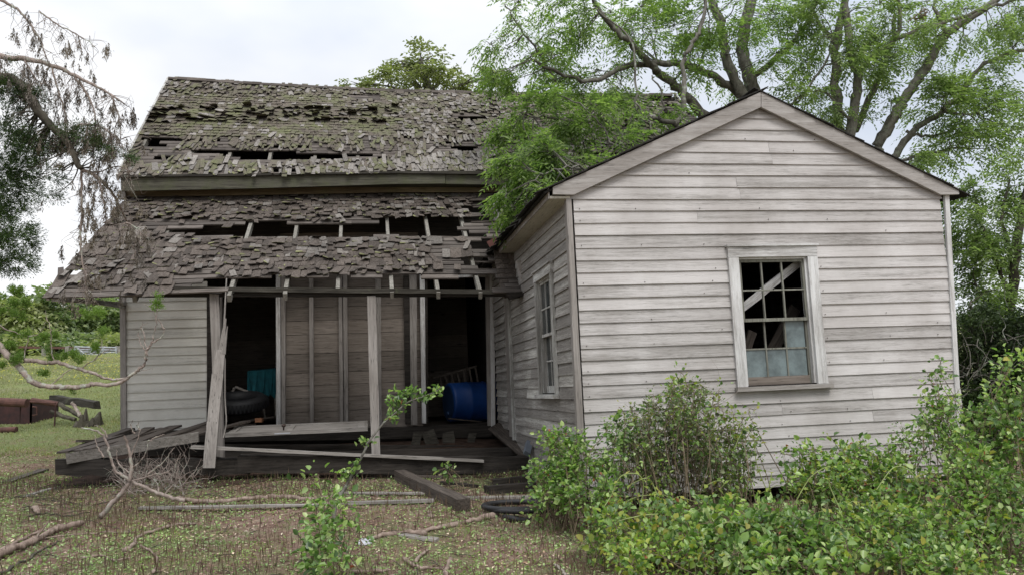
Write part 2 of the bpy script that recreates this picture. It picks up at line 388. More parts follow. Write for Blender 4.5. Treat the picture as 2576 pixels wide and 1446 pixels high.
# glass
def glassm(name, c, rough, al):
    m_, t, b = mat(name); v, _, raw = coords(t, (1, 1, 1), True); n_ = noise(t, v, 5, 5, .65)
    t.links.new(ramp(t, n_, [(.35, c), (.62, tuple(min(1, q*2.3) for q in c))]), b.inputs['Base Color']); b.inputs['Roughness'].default_value = rough
    n3 = noise(t, v, 11, 5, .7); t.links.new(ramp(t, n3, [(.3, (al,)*3), (.65, (min(1, al+.2),)*3)]), b.inputs['Alpha'])
    b.inputs['Specular IOR Level'].default_value = .6; return m_
M['pane'] = glassm('dusty_window_glass', (.075, .095, .097), .3, .85)
M['pane2'] = glassm('dark_window_glass', (.022, .026, .026), .15, .75)

# ground material
def ground_mat():
    m_, t, b = mat('dirt_and_grass'); c = t.nodes.new('ShaderNodeTexCoord'); o = c.outputs['Object']
    n1 = noise(t, o, .55, 6, .65); n2 = noise(t, o, 7, 8, .75); n3 = noise(t, o, 45, 4, .7)
    soil = ramp(t, n2, [(.32, (.13, .083, .064)), (.5, (.29, .195, .155)), (.68, (.48, .37, .31))])
    green = ramp(t, n3, [(.3, (.12, .14, .06)), (.7, (.27, .32, .14))])
    s = t.nodes.new('ShaderNodeSeparateXYZ'); t.links.new(o, s.inputs[0])
    mr_ = t.nodes.new('ShaderNodeMapRange'); t.links.new(s.outputs['Y'], mr_.inputs[0])
    mr_.inputs['From Min'].default_value = 9.5; mr_.inputs['From Max'].default_value = 17; mr_.inputs['To Min'].default_value = -.02; mr_.inputs['To Max'].default_value = .24
    k = math_(t, 'ADD', math_(t, 'ADD', math_(t, 'MULTIPLY', n1, .6), math_(t, 'MULTIPLY', n2, .4)), mr_.outputs[0])
    far = t.nodes.new('ShaderNodeMapRange'); t.links.new(s.outputs['Y'], far.inputs[0]); far.inputs['From Min'].default_value = 14; far.inputs['From Max'].default_value = 34
    n4 = noise(t, o, .35, 6, .7); fg = ramp(t, n4, [(.35, (.17, .20, .09)), (.5, (.25, .28, .11)), (.60, (.24, .20, .14))])
    green = mixc(t, far.outputs[0], green, fg)
    col = mixc(t, ramp(t, k, [(.47, (0, 0, 0)), (.57, (1, 1, 1))]), soil, green)
    t.links.new(col, b.inputs['Base Color']); b.inputs['Roughness'].default_value = 1; b.inputs['Specular IOR Level'].default_value = .05
    bump(t, b, n2, .09, 1.0); return m_
M['ground'] = ground_mat()

# ------------------------------------------------------------------ terrain
def terrain():
    xs = np.unique(np.concatenate([np.linspace(-900, -40, 10), np.linspace(-40, -9, 32), np.linspace(-9, 8, 120), np.linspace(8, 40, 28), np.linspace(40, 900, 10)]))
    ys = np.unique(np.concatenate([np.linspace(-60, 2, 14), np.linspace(2, 13, 110), np.linspace(13, 60, 70), np.linspace(60, 130, 12), np.linspace(130, 1500, 10)]))
    X, Y = np.meshgrid(xs, ys); Z = gh(X, Y)
    fine = (np.abs(X) < 9) & (Y < 14); Z = Z + np.where(fine, RNG.normal(0, .005, X.shape), 0)
    mb = MB(); mb.v = [tuple(p) for p in np.stack([X, Y, Z], -1).reshape(-1, 3).tolist()]
    nx = len(xs)
    for j in range(len(ys)-1):
        for i in range(nx-1):
            a = j*nx+i; mb.f.append([a, a+1, a+nx+1, a+nx]); mb.m.append(0)
    tag(mb.build('ground', M['ground'], smooth=True), kind='structure')
terrain()

M['dirt'] = simple('dark_bare_dirt', (.075, .050, .038), 1.0, c2=(.03, .021, .017), scale=9, spec=.05, bmp=.03)  # darker soil for the sheet over the house footprint
mb = MB(); na, nb = 56, 40
for j in range(nb+1):
    for i in range(na+1):
        a_ = -5.35+9.3*i/na; b_ = (2.30+.14*math.sin(a_*2.3)+.08*math.sin(a_*5.7))+8*(j/nb)
        q_ = P0+a_*UU+b_*VV; mb.v.append((q_[0], q_[1], float(gh(q_[0], q_[1]))+.012))
for j in range(nb):
    for i in range(na):
        k_ = j*(na+1)+i; mb.f.append([k_, k_+1, k_+na+2, k_+na+1]); mb.m.append(0)
tag(mb.build('bare_dirt', M['dirt'], smooth=True), kind='structure')
# ------------------------------------------------------------------ the house
H = empty('abandoned_house', P0, 'abandoned farmhouse with mossy shingle roof, ruined porch and peeling white gabled wing', 'house')
H.rotation_euler = (0, 0, PHI)
def part(mb, name, mats, parent=None, smooth=False, label=None):
    o = mb.build(name, mats, parent or H, smooth)
    if label: o['label'] = label
    return o

ROWS_L = [66, 172, 275, 376, 482, 590, 700, 803, 912, 1020, 1125, 1235, 1340, 1449, 1557, 1667, 1773, 1885, 1998, 2099, 2210, 2316, 2425, 2530, 2640, 2745]
def clap(mb, lo, hi, z0, z1, fn, seg=.5, off0=.019, off1=.005, breaks=True, splits=.35):
    """one clapboard between lo and hi along the wall; fn(s, z, out) -> point"""
    cuts = [lo]
    if hi-lo > 1.6 and random.random() < splits: cuts.append(random.uniform(lo+.5, hi-.5))
    cuts.append(hi)
    for c0, c1 in zip(cuts[:-1], cuts[1:]):
        c1 -= .002 if c1 < hi else 0
        n = max(1, int((c1-c0)/seg)); i = len(mb.v)
        dz = random.uniform(-.003, .003); do = random.uniform(0, .005)
        for k in range(n+1):
            s = c0+(c1-c0)*k/n; w_ = random.uniform(-.0022, .0022)
            mb.v += [tuple(fn(s, z0+dz+w_, off0+do)), tuple(fn(s, z1+.012, off1+do*.3)), tuple(fn(s, z0+dz+w_, -.004)), ]
        for k in range(n):
            a = i+3*k
            mb.f.append([a, a+3, a+4, a+1]); mb.f.append([a+2, a+5, a+3, a]); mb.m += [0, 0]
        mb.f.append([i, i+1, i+2]); e = i+3*n; mb.f.append([e, e+2, e+1]); mb.m += [0, 0]
nails = MB()
# wing, gable front (plane b = 0)
ZT = 3.25; APEX = 4.27; AL, AR = 0.0, 3.86
def ptf(s, z, o): return np.array([s, -o, z])
zr = [B(1440, (640*2.41+yy)/3.412, 0)[2] for yy in ROWS_L]            # measured rows
pitch = (zr[0]-zr[20])/20
while zr[0] < APEX: zr.insert(0, zr[0]+pitch)
WA0, WA1, WZ0, WZ1 = 1.505, 2.42, 1.385, 2.735
mb = MB()
for z1, z0 in zip(zr[:-1], zr[1:]):
    zm = (z0+z1)/2
    lo, hi = AL+.035, AR-.03
    if zm > ZT-.08:
        k = min(1, max(0, (APEX-.10-z0)/(APEX-.10-ZT+.07)))
        lo = max(AL+.01, 1.96-2.0*k); hi = min(AR-.01, 1.96+1.94*k)
        if hi-lo < .10: continue
    if z1 > WZ0 and z0 < WZ1:
        segs = [(lo, WA0+.012), (WA1-.012, hi)]
    else: segs = [(lo, hi)]
    for s0, s1 in segs:
        clap(mb, s0, s1, z0, z1, ptf)
        for s in list(np.arange(s0+.05, s1-.03, .62)):
            if random.random() < .38:
                s_ = s+random.uniform(-.08, .08) if s > s0+.1 else s; mb.box((s_, -.030, z0+.018), (s_+.006, -.02, z0+.024), 1)
part(mb, 'gable_wall', [M['front'], M['knob']])
# walls' inner shell
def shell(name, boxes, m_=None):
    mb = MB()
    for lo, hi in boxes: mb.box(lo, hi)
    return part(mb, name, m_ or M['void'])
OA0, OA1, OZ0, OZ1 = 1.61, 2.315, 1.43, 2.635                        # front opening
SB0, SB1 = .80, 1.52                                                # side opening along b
shell('gable_wall_light_block', [((.03, .006, .50), (OA0, .07, 3.2)), ((OA1, .006, .50), (3.80, .07, 3.2)), ((OA0, .007, .50), (OA1, .069, OZ0)), ((OA0, .007, OZ1), (OA1, .069, 3.2))])  # solid backing added behind the clapboards to block light
mb = MB(); mb.prism([(.0, .02, 3.195), (3.84, .02, 3.195), (1.96, .02, APEX-.07)], (0, .045, 0)); part(mb, 'gable_light_block', M['void'])  # same added light-blocking backing, up in the gable triangle
shell('side_wall_light_block', [((.006, .08, .50), (.06, SB0, 3.2)), ((.006, SB1, .50), (.06, 4.95, 3.2)), ((.007, SB0, .50), (.059, SB1, OZ0)), ((.007, SB0, OZ1), (.059, SB1, 3.2))])  # backing added behind the side boards to keep light out
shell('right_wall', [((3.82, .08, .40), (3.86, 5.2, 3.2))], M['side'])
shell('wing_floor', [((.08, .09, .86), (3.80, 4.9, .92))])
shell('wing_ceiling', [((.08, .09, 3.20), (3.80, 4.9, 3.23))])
# rake boards
def fprism(name, px, b, th, m_, parent=None):
    mb = MB(); mb.prism([B(x, y, b) for x, y in px][::-1], (0, th, 0)); return part(mb, name, m_, parent)
fprism('rake_board', [(1391, 471), (1914, 232), (1914, 270), (1444, 490), (1391, 489)], -.075, .03, M['frontdark'])
fprism('rake_board', [(1915.5, 232), (2412, 474), (2413, 489), (2368, 490), (1915.5, 270)], -.075, .03, M['frontdark'])
# corner boards
fprism('corner_board', [(1424, 491), (1437, 492), (1478, 1250), (1461, 1250)], -.036, .032, M['trimz'])
mb = MB(); mb.box((-.034, -.003, .55), (-.004, .06, 3.22)); part(mb, 'corner_board', M['trimz'])
fprism('corner_board', [(2377, 491), (2388, 491), (2428, 1215), (2417, 1215)], -.036, .032, M['trimzp'])
# side wall (plane a = 0, facing -a)
def pts(s, z, o): return np.array([-o, s, z])
mb = MB(); zs = zr[:]; BW = 3.31
for z1, z0 in zip(zs[:-1], zs[1:]):
    if z0 > ZT-.1: continue
    z1 = min(z1, ZT)
    dip = 0
    segs = [(.055, .725), (1.585, BW)] if (z1 > 1.40 and z0 < 2.72) else [(.055, BW)]
    for s0, s1 in segs: clap(mb, s0, s1, z0, z1, pts, splits=.4)
for k in range(len(zs)-1):                                           # narrower courses behind the corner
    z1, z0 = zs[k], zs[k+1]
    if z0 > ZT+.9 or z0 < .9: continue
    for s0, s1 in [(3.42, 3.9), (3.902, 4.86)]: clap(mb, s0, s1, z0+.01, z1+.01, lambda s, z, o: np.array([-o+.01, s, z]), off0=.03)
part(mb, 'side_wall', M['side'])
mb = MB(); mb.box((-.055, 3.33, .83), (-.0, 3.41, 3.3)); part(mb, 'corner_board', M['trims'])
mb = MB(); mb.box((-.035, 3.415, .86), (.0, 3.72, 3.4)); part(mb, 'corner_board', M['trimz'])
# soffit + wing roof
mb = MB(); mb.box((-.19, -.04, 3.205), (.0, 3.25, 3.228)); part(mb, 'soffit', M['soffit'])
mb = MB(); mb.box((-.205, -.035, 3.205), (-.192, 3.25, 3.30)); part(mb, 'eave_board', M['frontdark'])
wr = MB()
_e = B(1391, 471, -.075); _p = B(1914, 232, -.075); _r = B(2412, 474, -.075)
aC = _p[0]; zA = _p[2]+.012; zL = _e[2]-(_p[2]-_e[2])/(_p[0]-_e[0])*(_e[0]+.25)+.006
def wroof(side, s, b, up=0):
    """s=0 eave .. 1 ridge"""
    a = (-.25+(aC+.25)*s) if side < 0 else (_r[0]+.01-(_r[0]+.01-aC)*s)
    z = (zL if side < 0 else zL-.01)+(zA-zL)*s
    return np.array([a, b, z+up])
for side in (-1, 1):
    p = [wroof(side, 0, -.06, -.03), wroof(side, 0, 5.0, -.03), wroof(side, 1, 5.0, -.03), wroof(side, 1, -.06, -.03)]
    wr.hexa([*p, *[q+np.array([0, 0, .022]) for q in p]])
wro = part(wr, 'wing_roof', M['tar'])
ws = MB()
for side in (-1, 1):
    for c in range(20):
        s0 = c/20
        b = -.095+random.uniform(-.01, .01)
        while b < 4.9:
            wd = random.uniform(.08, .16); o = random.uniform(-.012, .012); r1 = random.uniform(0, .012)
            if b > .3 and random.random() < .1: b += wd; continue
            e0 = s0-(random.uniform(.02, .05) if c == 0 else .01)+o*.3; e1 = s0+.085
            p = [wroof(side, e0, b, .002+r1), wroof(side, e0, b+wd, .002+r1), wroof(side, e1, b+wd, .0), wroof(side, e1, b, .0)]
            ws.hexa([*p, *[q+np.array([0, 0, .010]) for q in p]]); b += wd+.004
part(ws, 'shingles', M['tar'], wro)
# windows ------------------------------------------------------------
def window(name, front=True):
    T = (lambda s, z, o: np.array([s, -o, z])) if front else (lambda s, z, o: np.array([-o, s, z]))
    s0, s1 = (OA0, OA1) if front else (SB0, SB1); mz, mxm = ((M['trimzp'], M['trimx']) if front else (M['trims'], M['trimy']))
    def bx(mb, sa, sb, za, zb, oa, ob, mi=0):
        P = [T(s, z, o) for z in (za, zb) for (s, o) in ((sa, oa), (sb, oa), (sb, ob), (sa, ob))]
        mb.hexa(P, mi)
    cw = .105 if front else .075
    fr = MB(); bx(fr, s0-.004, s0+.018, OZ0, OZ1, -.075, .012); bx(fr, s1-.018, s1+.004, OZ0, OZ1, -.075, .012); bx(fr, s0+.018, s1-.018, OZ1-.018, OZ1+.003, -.075, .012)
    root = part(fr, name, mz)
    c1 = MB(); bx(c1, s0-cw, s0-.002, OZ0-.01, OZ1-.003, .014, .046); part(c1, 'casing', mz, root)
    c1 = MB(); bx(c1, s1+.002, s1+cw, OZ0-.01, OZ1-.003, .014, .046); part(c1, 'casing', mz, root)
    c1 = MB(); bx(c1, s0-cw, s1+cw, OZ1, OZ1+.098, .014, .048); bx(c1, s0-cw-.012, s1+cw+.012, OZ1+.1, OZ1+.118, .012, .066); part(c1, 'head_casing', mxm, root)
    c1 = MB(); bx(c1, s0-cw-.02, s1+cw+.03, OZ0-.052, OZ0-.012, -.06, .085); part(c1, 'sill', M['frontdark'] if front else M['trimy'], root)
    zm = (OZ0+OZ1)/2+.01; a, b = s0+.018, s1-.018
    for up in (1, 0):
        za, zb = (zm-.018, OZ1-.018) if up else (OZ0-.01, zm+.012)
        oa, ob = (-.030, -.002) if up else (-.062, -.034)
        sh = MB(); st = .022
        bx(sh, a, a+st, za, zb, oa, ob); bx(sh, b-st, b, za, zb, oa, ob)
        br = .03 if up else .085
        bx(sh, a+st, b-st, za, za+br, oa+.001, ob+.004, 0 if up else 1); bx(sh, a+st, b-st, zb-.026, zb, oa+.001, ob-.001)
        ga, gb, gz0, gz1 = a+st, b-st, za+br, zb-.026
        for k in (1, 2):
            s = ga+(gb-ga)*k/3; bx(sh, s-.0075, s+.0075, gz0, gz1, oa+.004, ob-.003)
        zz = (gz0+gz1)/2; bx(sh, ga, gb, zz-.007, zz+.007, oa+.006, ob-.001)
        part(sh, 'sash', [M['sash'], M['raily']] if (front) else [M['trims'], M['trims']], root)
        for i in range(3):
            for j in range(2):
                if front and (up or (j == 1 and i < 2)): continue
                if not front and not up and (i, j) in ((1, 1),): continue
                g = MB(); x0 = ga+(gb-ga)*i/3+.008; x1 = ga+(gb-ga)*(i+1)/3-.008
                y0 = (gz0 if j == 0 else zz+.007)+.001; y1 = (zz-.007 if j == 0 else gz1)-.001
                bx(g, x0, x1, y0, y1, (oa+ob)/2-.002, (oa+ob)/2+.002); part(g, 'pane', M['pane'] if front else M['pane2'], root)
    return root
window('window', True); window('window', False)
# the board nailed diagonally inside the front window, things heaped behind it
def thing_beam(name, p, q, w_, h_, m_, label, cat, group=None, up=(0, 0, 1), seg=6, wob=.003, taper=1.0):
    p = np.array(p, float); q = np.array(q, float)
    mb = MB(); L = np.linalg.norm(q-p); mb.beam((0, 0, 0), (L, 0, 0), w_, h_, (0, 0, 1), 0, taper, wob, seg)
    o = mb.build(name, m_); d = (q-p)/L; upv = np.array(up, float); y = np.cross(upv, d); y /= np.linalg.norm(y); z = np.cross(d, y)
    mm = Matrix.Identity(4)
    for i in range(3): mm[i][0] = d[i]; mm[i][1] = y[i]; mm[i][2] = z[i]; mm[i][3] = p[i]
    o.matrix_world = mm
    return tag(o, label, cat, group)
thing_beam('brace_board', loc2w(B(1835, 800, .14)), loc2w(B(2030, 645, .14)), .02, .075, M['plkw'], 'pale board slanting up to the right inside the broken gable window', 'board', up=-np.cross(VV, [0, 0, 1])*0+np.array([0, 0, 1]))
thing_beam('stacked_board', loc2w(B(1900, 960, .55)), loc2w(B(2000, 775, .55)), .12, .03, M['plkd'], 'brown board leaning behind the upper right panes of the gable window', 'board', up=VV)
thing_beam('stacked_board', loc2w(B(1850, 960, .5)), loc2w(B(1893, 832, .5)), .09, .03, M['plkd'], 'short brown board end behind the middle left pane of the gable window', 'board', up=VV)

# main house ---------------------------------------------------------
BWALL = 5.0
def pm(s, z, o): return np.array([s, BWALL-o, z])
aL = B(303, 1000, BWALL)[0]; aJ = B(521, 900, BWALL)[0]
mb = MB(); rows = [1108, 1045, 969, 907, 853, 790, 728, 668, 607, 549, 487, 422, 360, 300, 238, 176, 112]
zs2 = [B(450, (950+(y-3)/1.928)/1.416, BWALL)[2] for y in rows]
for z0, z1 in zip(zs2[:-1], zs2[1:]): clap(mb, aL+.05, aJ, z0, z1, pm, splits=.1)
clap(mb, aL+.05, aJ, zs2[0]-.12, zs2[0], pm)
part(mb, 'porch_siding', M['mainw'])
fprism('corner_board', [(301, 740), (315, 740), (318, 1085), (303, 1085)], BWALL-.04, .035, M['trimz'])
fprism('door_jamb', [(520, 735), (531, 735), (531, 1085), (521, 1085)], BWALL-.05, .10, M['darkw'])
fprism('door_jamb', [(533, 735), (557, 735), (557, 1090), (533, 1090)], BWALL+.02, .10, M['trimz'])
# studs and planking between the two door openings
def stud(x0t, x1t, x0b, x1b, yt, yb, b=BWALL-.05, th=.09, m_='trimz', nm='stud'):
    return fprism(nm, [(x0t, yt), (x1t, yt), (x1b, yb), (x0b, yb)], b, th, M[m_])
stud(694, 705, 695, 706, 690, 1078, m_='trimzp', nm='door_jamb'); stud(707, 718, 708, 718, 690, 1078)
stud(777, 788, 780, 789, 690, 1076); stud(851, 860, 855, 864, 690, 1074, b=BWALL-.03); stud(862, 873, 866, 876, 690, 1074)
stud(944, 958, 950, 960, 690, 1070, b=BWALL+.02); stud(1015, 1028, 1020, 1035, 690, 1066, m_='darkw'); stud(1030, 1048, 1034, 1050, 690, 1068)
stud(1056, 1068, 1062, 1072, 690, 1064, b=BWALL-.09, m_='trimzp', nm='door_jamb'); stud(1069, 1075, 1073, 1077, 690, 1064, b=BWALL-.06, m_='darkw', nm='door_jamb')
stud(1222, 1232, 1228, 1236, 690, 1075, b=BWALL-.1, nm='door_jamb'); stud(1233, 1243, 1236, 1246, 690, 1080, b=BWALL-.14, m_='trimzp', nm='door_jamb')
mb = MB(); z = 1.0; a0 = B(706, 900, BWALL+.06)[0]; a1 = B(1060, 900, BWALL+.06)[0]
while z < 4.0:
    h_ = random.choice([.2, .24, .28, .18]); 
    mb.box((a0, BWALL+.062+random.uniform(0, .006), z), (a1, BWALL+.085, z+h_-.006)); z += h_
part(mb, 'interior_planking', M['plank'])
# header over openings, upper wall between the porch roof and eave
zf = lambda x, y: B(x, y, BWALL)[2]
zFL = zf(320, 448)
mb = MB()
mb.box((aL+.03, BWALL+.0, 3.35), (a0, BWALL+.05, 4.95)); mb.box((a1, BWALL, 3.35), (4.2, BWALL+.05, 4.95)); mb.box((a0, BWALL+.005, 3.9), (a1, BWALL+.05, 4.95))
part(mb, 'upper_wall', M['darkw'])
mb = MB()
for x0, x1, y0, y1 in ((1060, 1240, 690, 699),):
    mb.prism([B(x0, y0, BWALL-.1), B(x1, y0-3, BWALL-.1), B(x1, y1-3, BWALL-.1), B(x0, y1, BWALL-.1)][::-1], (0, .06, 0))
part(mb, 'door_header', M['trimx'])
shell('end_wall', [((aL+.005, BWALL+.06, .9), (aL+.045, 10.0, 4.95))], M['side']); shell('end_wall', [((4.15, BWALL+.06, .9), (4.19, 10.0, 4.95))], M['side'])
for a in (aL+.02, 4.16):
    mb = MB(); mb.prism([(a, BWALL-.2, 4.72), (a, 10.3, 4.72), (a, 7.5, 7.12)], (.025, 0, 0)); part(mb, 'gable_end', M['side'])
mb = MB(); z = 1.0
while z < 3.9: mb.box((aL+.05, 8.0+random.uniform(0, .01), z), (-.05, 8.04, z+.215)); z += .22
part(mb, 'back_room_wall', M['plank'])
shell('back_wall', [((aL, 9.9, .9), (4.2, 9.95, 4.9))])
shell('partition_wall', [((a0+.02, BWALL+.10, 1.0), (a0+.06, 7.99, 3.9)), ((a1-.06, BWALL+.10, 1.0), (a1-.02, 7.99, 3.9)), ((-.04, BWALL+.07, .9), (0.0, 7.99, 3.9))])
shell('loft_floor', [((aL+.05, BWALL+.06, 3.93), (4.1, 9.85, 3.98))])
shell('room_floor', [((aL+.05, BWALL-.02, .97), (a0+.06, 8.0, 1.02)), ((a1-.1, BWALL-.02, .93), (-.02, 8.0, .99))])
# sills and beams under the house
def hb(name, p, q, w_, h_, m_, parent=None, seg=10, wob=.006, label=None):
    mb = MB(); mb.beam(p, q, w_, h_, (0, 0, 1), 0, 1, wob, seg); return part(mb, name, m_, parent, label=label)
hb('foundation_beam', B(305, 1098, 4.95), B(1235, 1084, 4.95), .16, .16, M['darkw'])
hb('foundation_beam', B(330, 1130, 4.3), B(1290, 1132, 4.3), .12, .14, M['darkw'])
hb('foundation_beam', B(560, 1152, 3.4), B(1310, 1140, 3.4), .14, .15, M['darkw'])
hb('porch_sill', B(148, 1174, 2.55), B(620, 1170, 2.5), .17, .17, M['darkw'], seg=16, wob=.018)
hb('porch_sill', B(600, 1166, 2.5), B(1345, 1168, 2.5), .20, .19, M['darkw'], seg=20, wob=.012)
shell('skirt_shade_boards', [((aL+.06, 4.99, .5), (-.05, 5.03, 1.0))], M['darkw'])  # near-black skirting, its colour standing in for the shade under the floor
for x in (1052, 1078, 1128, 1190):
    q = B(x, 1105, 4.6); mb = MB(); mb.beam(q+[0, 0, .10], q+[random.uniform(-.09, .09), -.1, random.uniform(-.2, -.1)], random.uniform(.09, .18), .025, (0, 1, 0), 0, 1, .008, 3); part(mb, 'floor_board', M['darkm'])
# porch posts, beams
mb = MB()
mb.beam(B(541, 740, 2.62), B(553, 1158, 2.62), .10, .10, (0, 1, 0), 0, 1, .003, 8); part(mb, 'porch_post', M['trimz'])
mb = MB(); mb.beam(B(934, 745, 2.62), B(946, 1155, 2.62), .10, .10, (0, 1, 0), 0, 1, .002, 8); part(mb, 'porch_post', M['trimz'])
hb('porch_beam', B(440, 727, 2.56), B(1318, 735, 2.56), .05, .055, M['darkm'], seg=20, wob=.003)
hb('porch_beam', B(300, 742, 2.62), B(1325, 741, 2.62), .06, .045, M['darkw'], seg=20, wob=.003)
mb = MB(); mb.beam(B(140, 752, 2.5), A(314, 765, aL+.02), .09, .05, (0, 0, 1), 0, 1, .003, 4); mb.beam(B(185, 752, 2.75), A(316, 775, aL+.03)+[0, -.1, 0], .03, .03, (0, 0, 1), 0, 1, .002, 4); part(mb, 'eave_return', M['trimy'])

# roofs --------------------------------------------------------------
def interp_line(pix, b):
    P = np.array([B(x, y, b) for x, y in pix]); return P
class Roof:
    def __init__(s, top, bot):
        s.top = top[np.argsort(top[:, 0])]; s.bot = bot[np.argsort(bot[:, 0])]
        d = s.top.mean(0)-s.bot.mean(0); s.L = math.hypot(d[1], d[2]); s.n = np.array([0, -d[2], d[1]])/s.L; s.d = np.array([0, d[1], d[2]])/s.L
    def at(s, a, t, o=0.0):
        """t: 0 at the eave, 1 at the top; a along the house"""
        p = np.array([a, s.top[0, 1], np.interp(a, s.top[:, 0], s.top[:, 2])]); q = np.array([a, s.bot[0, 1], np.interp(a, s.bot[:, 0], s.bot[:, 2])])
        return q+(p-q)*t + s.n*o
RM = Roof(interp_line([(425, 198), (640, 212), (1000, 231), (1400, 239), (1700, 241), (1760, 243)], 7.5),
          interp_line([(302, 440), (640, 438), (1000, 433), (1280, 432)], 4.66))
rm_b = RM.bot; RM.bot = np.vstack([rm_b, [[4.2, rm_b[-1, 1], rm_b[-1, 2]]]])
RP = Roof(interp_line([(322, 497), (640, 496), (1000, 491), (1280, 486)], 4.93),
          interp_line([(118, 744), (300, 738), (560, 727), (800, 727), (1000, 729), (1320, 730)], 2.50))
LM = RM.at(0, 0)[0]
def hole(x, y, rects): return any(x0 <= x <= x1 and y0 <= y <= y1 for x0, y0, x1, y1 in rects)
HM_L = [(358, 350, 430, 372), (575, 382, 785, 402), (795, 383, 860, 400), (875, 386, 965, 398), (1150, 290, 1210, 300), (1255, 352, 1290, 362), (1135, 372, 1215, 380), (1630, 242, 1700, 256)]
HM_S = HM_L+[(352, 345, 445, 378), (345, 372, 600, 400), (560, 376, 800, 410), (800, 380, 1000, 400), (600, 214, 700, 222), (880, 240, 960, 252), (1080, 365, 1240, 388), (1140, 285, 1225, 305),
           (430, 202, 560, 210), (1180, 360, 1290, 372), (1290, 380, 1600, 400), (330, 385, 420, 412), (600, 402, 690, 412), (870, 404, 930, 416)]
HP_L = [(500, 567, 960, 596), (960, 546, 1185, 594), (1185, 506, 1262, 560), (540, 697, 1262, 742), (1186, 600, 1240, 742), (415, 573, 505, 586)]
HP_S = HP_L+[(400, 555, 1262, 590), (900, 545, 1262, 592), (1192, 500, 1262, 740), (160, 716, 440, 727), (330, 555, 420, 588), (430, 690, 540, 745), (1090, 585, 1262, 615), (1060, 615, 1100, 660), (860, 690, 1262, 745), (170, 735, 340, 760)]
def roof_build(name, R_, a_lo, a_hi, n, wmin, wmax, HS, HL, dens, mats, pick, raf_a, mossy, lift, vb, rafoff=-.07):
    """lath is the roof object itself; shingles and rafters are its children"""
    la = MB()
    k = n
    for c in range(k+1):
        t = c/k*.985+.004
        a = a_lo(t)
        brk = a
        while a < a_hi(t):
            e = min(a+random.uniform(.25, .6), a_hi(t)); am = (a+e)/2
            x, y = projh(R_.at(am, t, -.01))
            ok = not hole(x, y, HL) and (c % 2 == 0 or random.random() > .25 or c > k-2)
            if ok:
                hw = .40/k + random.uniform(-.05, .04)/k; j = random.uniform(-.004, .004)
                p = [R_.at(a, t-hw, -.022+j), R_.at(e, t-hw, -.022+j), R_.at(e, t+hw, -.022+j), R_.at(a, t+hw, -.022+j)]
                la.hexa([*p, *[q+R_.n*.018 for q in p]])
            a = e
    lo_ = part(la, name, M['lath'])
    sh = MB(); ex = 1/n
    for c in range(n):
        t0 = c*ex
        a = a_lo(t0)+random.uniform(-.03, .0)
        while a < a_hi(t0):
            x, y = projh(R_.at(a+.04, t0+.3*ex))
            p_, wm, lm, rs, lf, mo_ = dens(x, y)
            wd = random.uniform(wmin, wmax)*wm
            t = t0+random.uniform(-1, 1)*(.26 if rs > .06 else .10)*ex
            if hole(x, y, HS): p_ *= .05
            if random.random() < p_:
                near = hole(x, y-14, HS) or hole(x, y+14, HS) or hole(x, y-25, HS) or hole(x+10, y, HS)
                rot = random.gauss(0, rs if not near else max(rs, .14))
                if (near or rs > .09) and random.random() < .09 and a > a_lo(t0)+.25: rot = random.uniform(-.9, .9)
                ln = random.uniform(1.5, 1.95)*ex*lm
                if near: t -= random.uniform(0, .8)*ex
                if lm > 1.3: t -= random.uniform(0, .7)*ex
                while ln > .5*ex:
                    if hole(*projh(R_.at(a+wd/2, t+ln)), HL) or hole(*projh(R_.at(a+wd/2, t+ln*.6)), HL): ln -= .25*ex
                    else: break
                if ln <= .5*ex: a += wd; continue
                up = .010+random.random()**3*lift*lf + (.008 if near else 0)
                c0 = R_.at(a+wd/2, t)
                cx = cos(rot); sx_ = sin(rot); U_ = np.array([1, 0, 0])*cx+R_.d*sx_; D_ = R_.d*cx-np.array([1, 0, 0])*sx_
                Lm = ln*R_.L; ws_ = wd/2-.002; tp = random.uniform(.9, 1)
                th = random.uniform(.004, .007)
                # split, ragged butt: three points across the lower edge
                js = [random.uniform(-.5, .5)*(.022 if rs < .09 else .045) for _ in range(3)]; lf3 = [up+random.uniform(-.006, .008)*(1+lf) for _ in range(3)]
                lo3 = [c0+U_*ws_*k_+R_.n*max(.006, u_)+D_*j_ for k_, u_, j_ in zip((-1, random.uniform(-.4, .4), 1), lf3, js)]
                hi2 = [c0+U_*ws_*tp+D_*Lm+R_.n*.002, c0-U_*ws_*tp+D_*Lm+R_.n*.002]
                p = lo3+hi2; q = [r_+R_.n*(th if i_ < 3 else .003) for i_, r_ in enumerate(p)]
                mi = pick(x, y)
                i = len(sh.v); sh.v += [tuple(v_) for v_ in p+q]
                mo = len(mats)-1 if random.random() < mo_ else mi
                for f, m_i in (((5, 6, 8, 9), mi), ((6, 7, 8), mi), ((0, 1, 6, 5), mo), ((1, 2, 7, 6), mo), ((2, 3, 8, 7), mi), ((4, 0, 5, 9), mi), ((4, 3, 2, 1, 0), mi)):
                    sh.f.append([i+j for j in f]); sh.m.append(m_i)
                if mo != mi and random.random() < .6:               # lichen creeping up from the butt
                    e_ = random.uniform(.06, .2)
                    g0, g1 = q[0]+R_.n*.0015, q[1]+R_.n*.0015; sh.poly([g0, g1, g1+D_*Lm*e_*.5, g0+D_*Lm*e_], mo)
            a += wd
    part(sh, 'shingles', mats, lo_)
    for (a_t, a_b, t_b) in raf_a:
        rb = MB(); rb.beam(R_.at(a_t, .97, rafoff), R_.at(a_b, t_b, rafoff), .045, .085, R_.n, 0, 1, .002, 6); part(rb, 'rafter', M['raft'], lo_)
    return lo_
def lerp(p, q): return lambda t: p+(q-p)*t
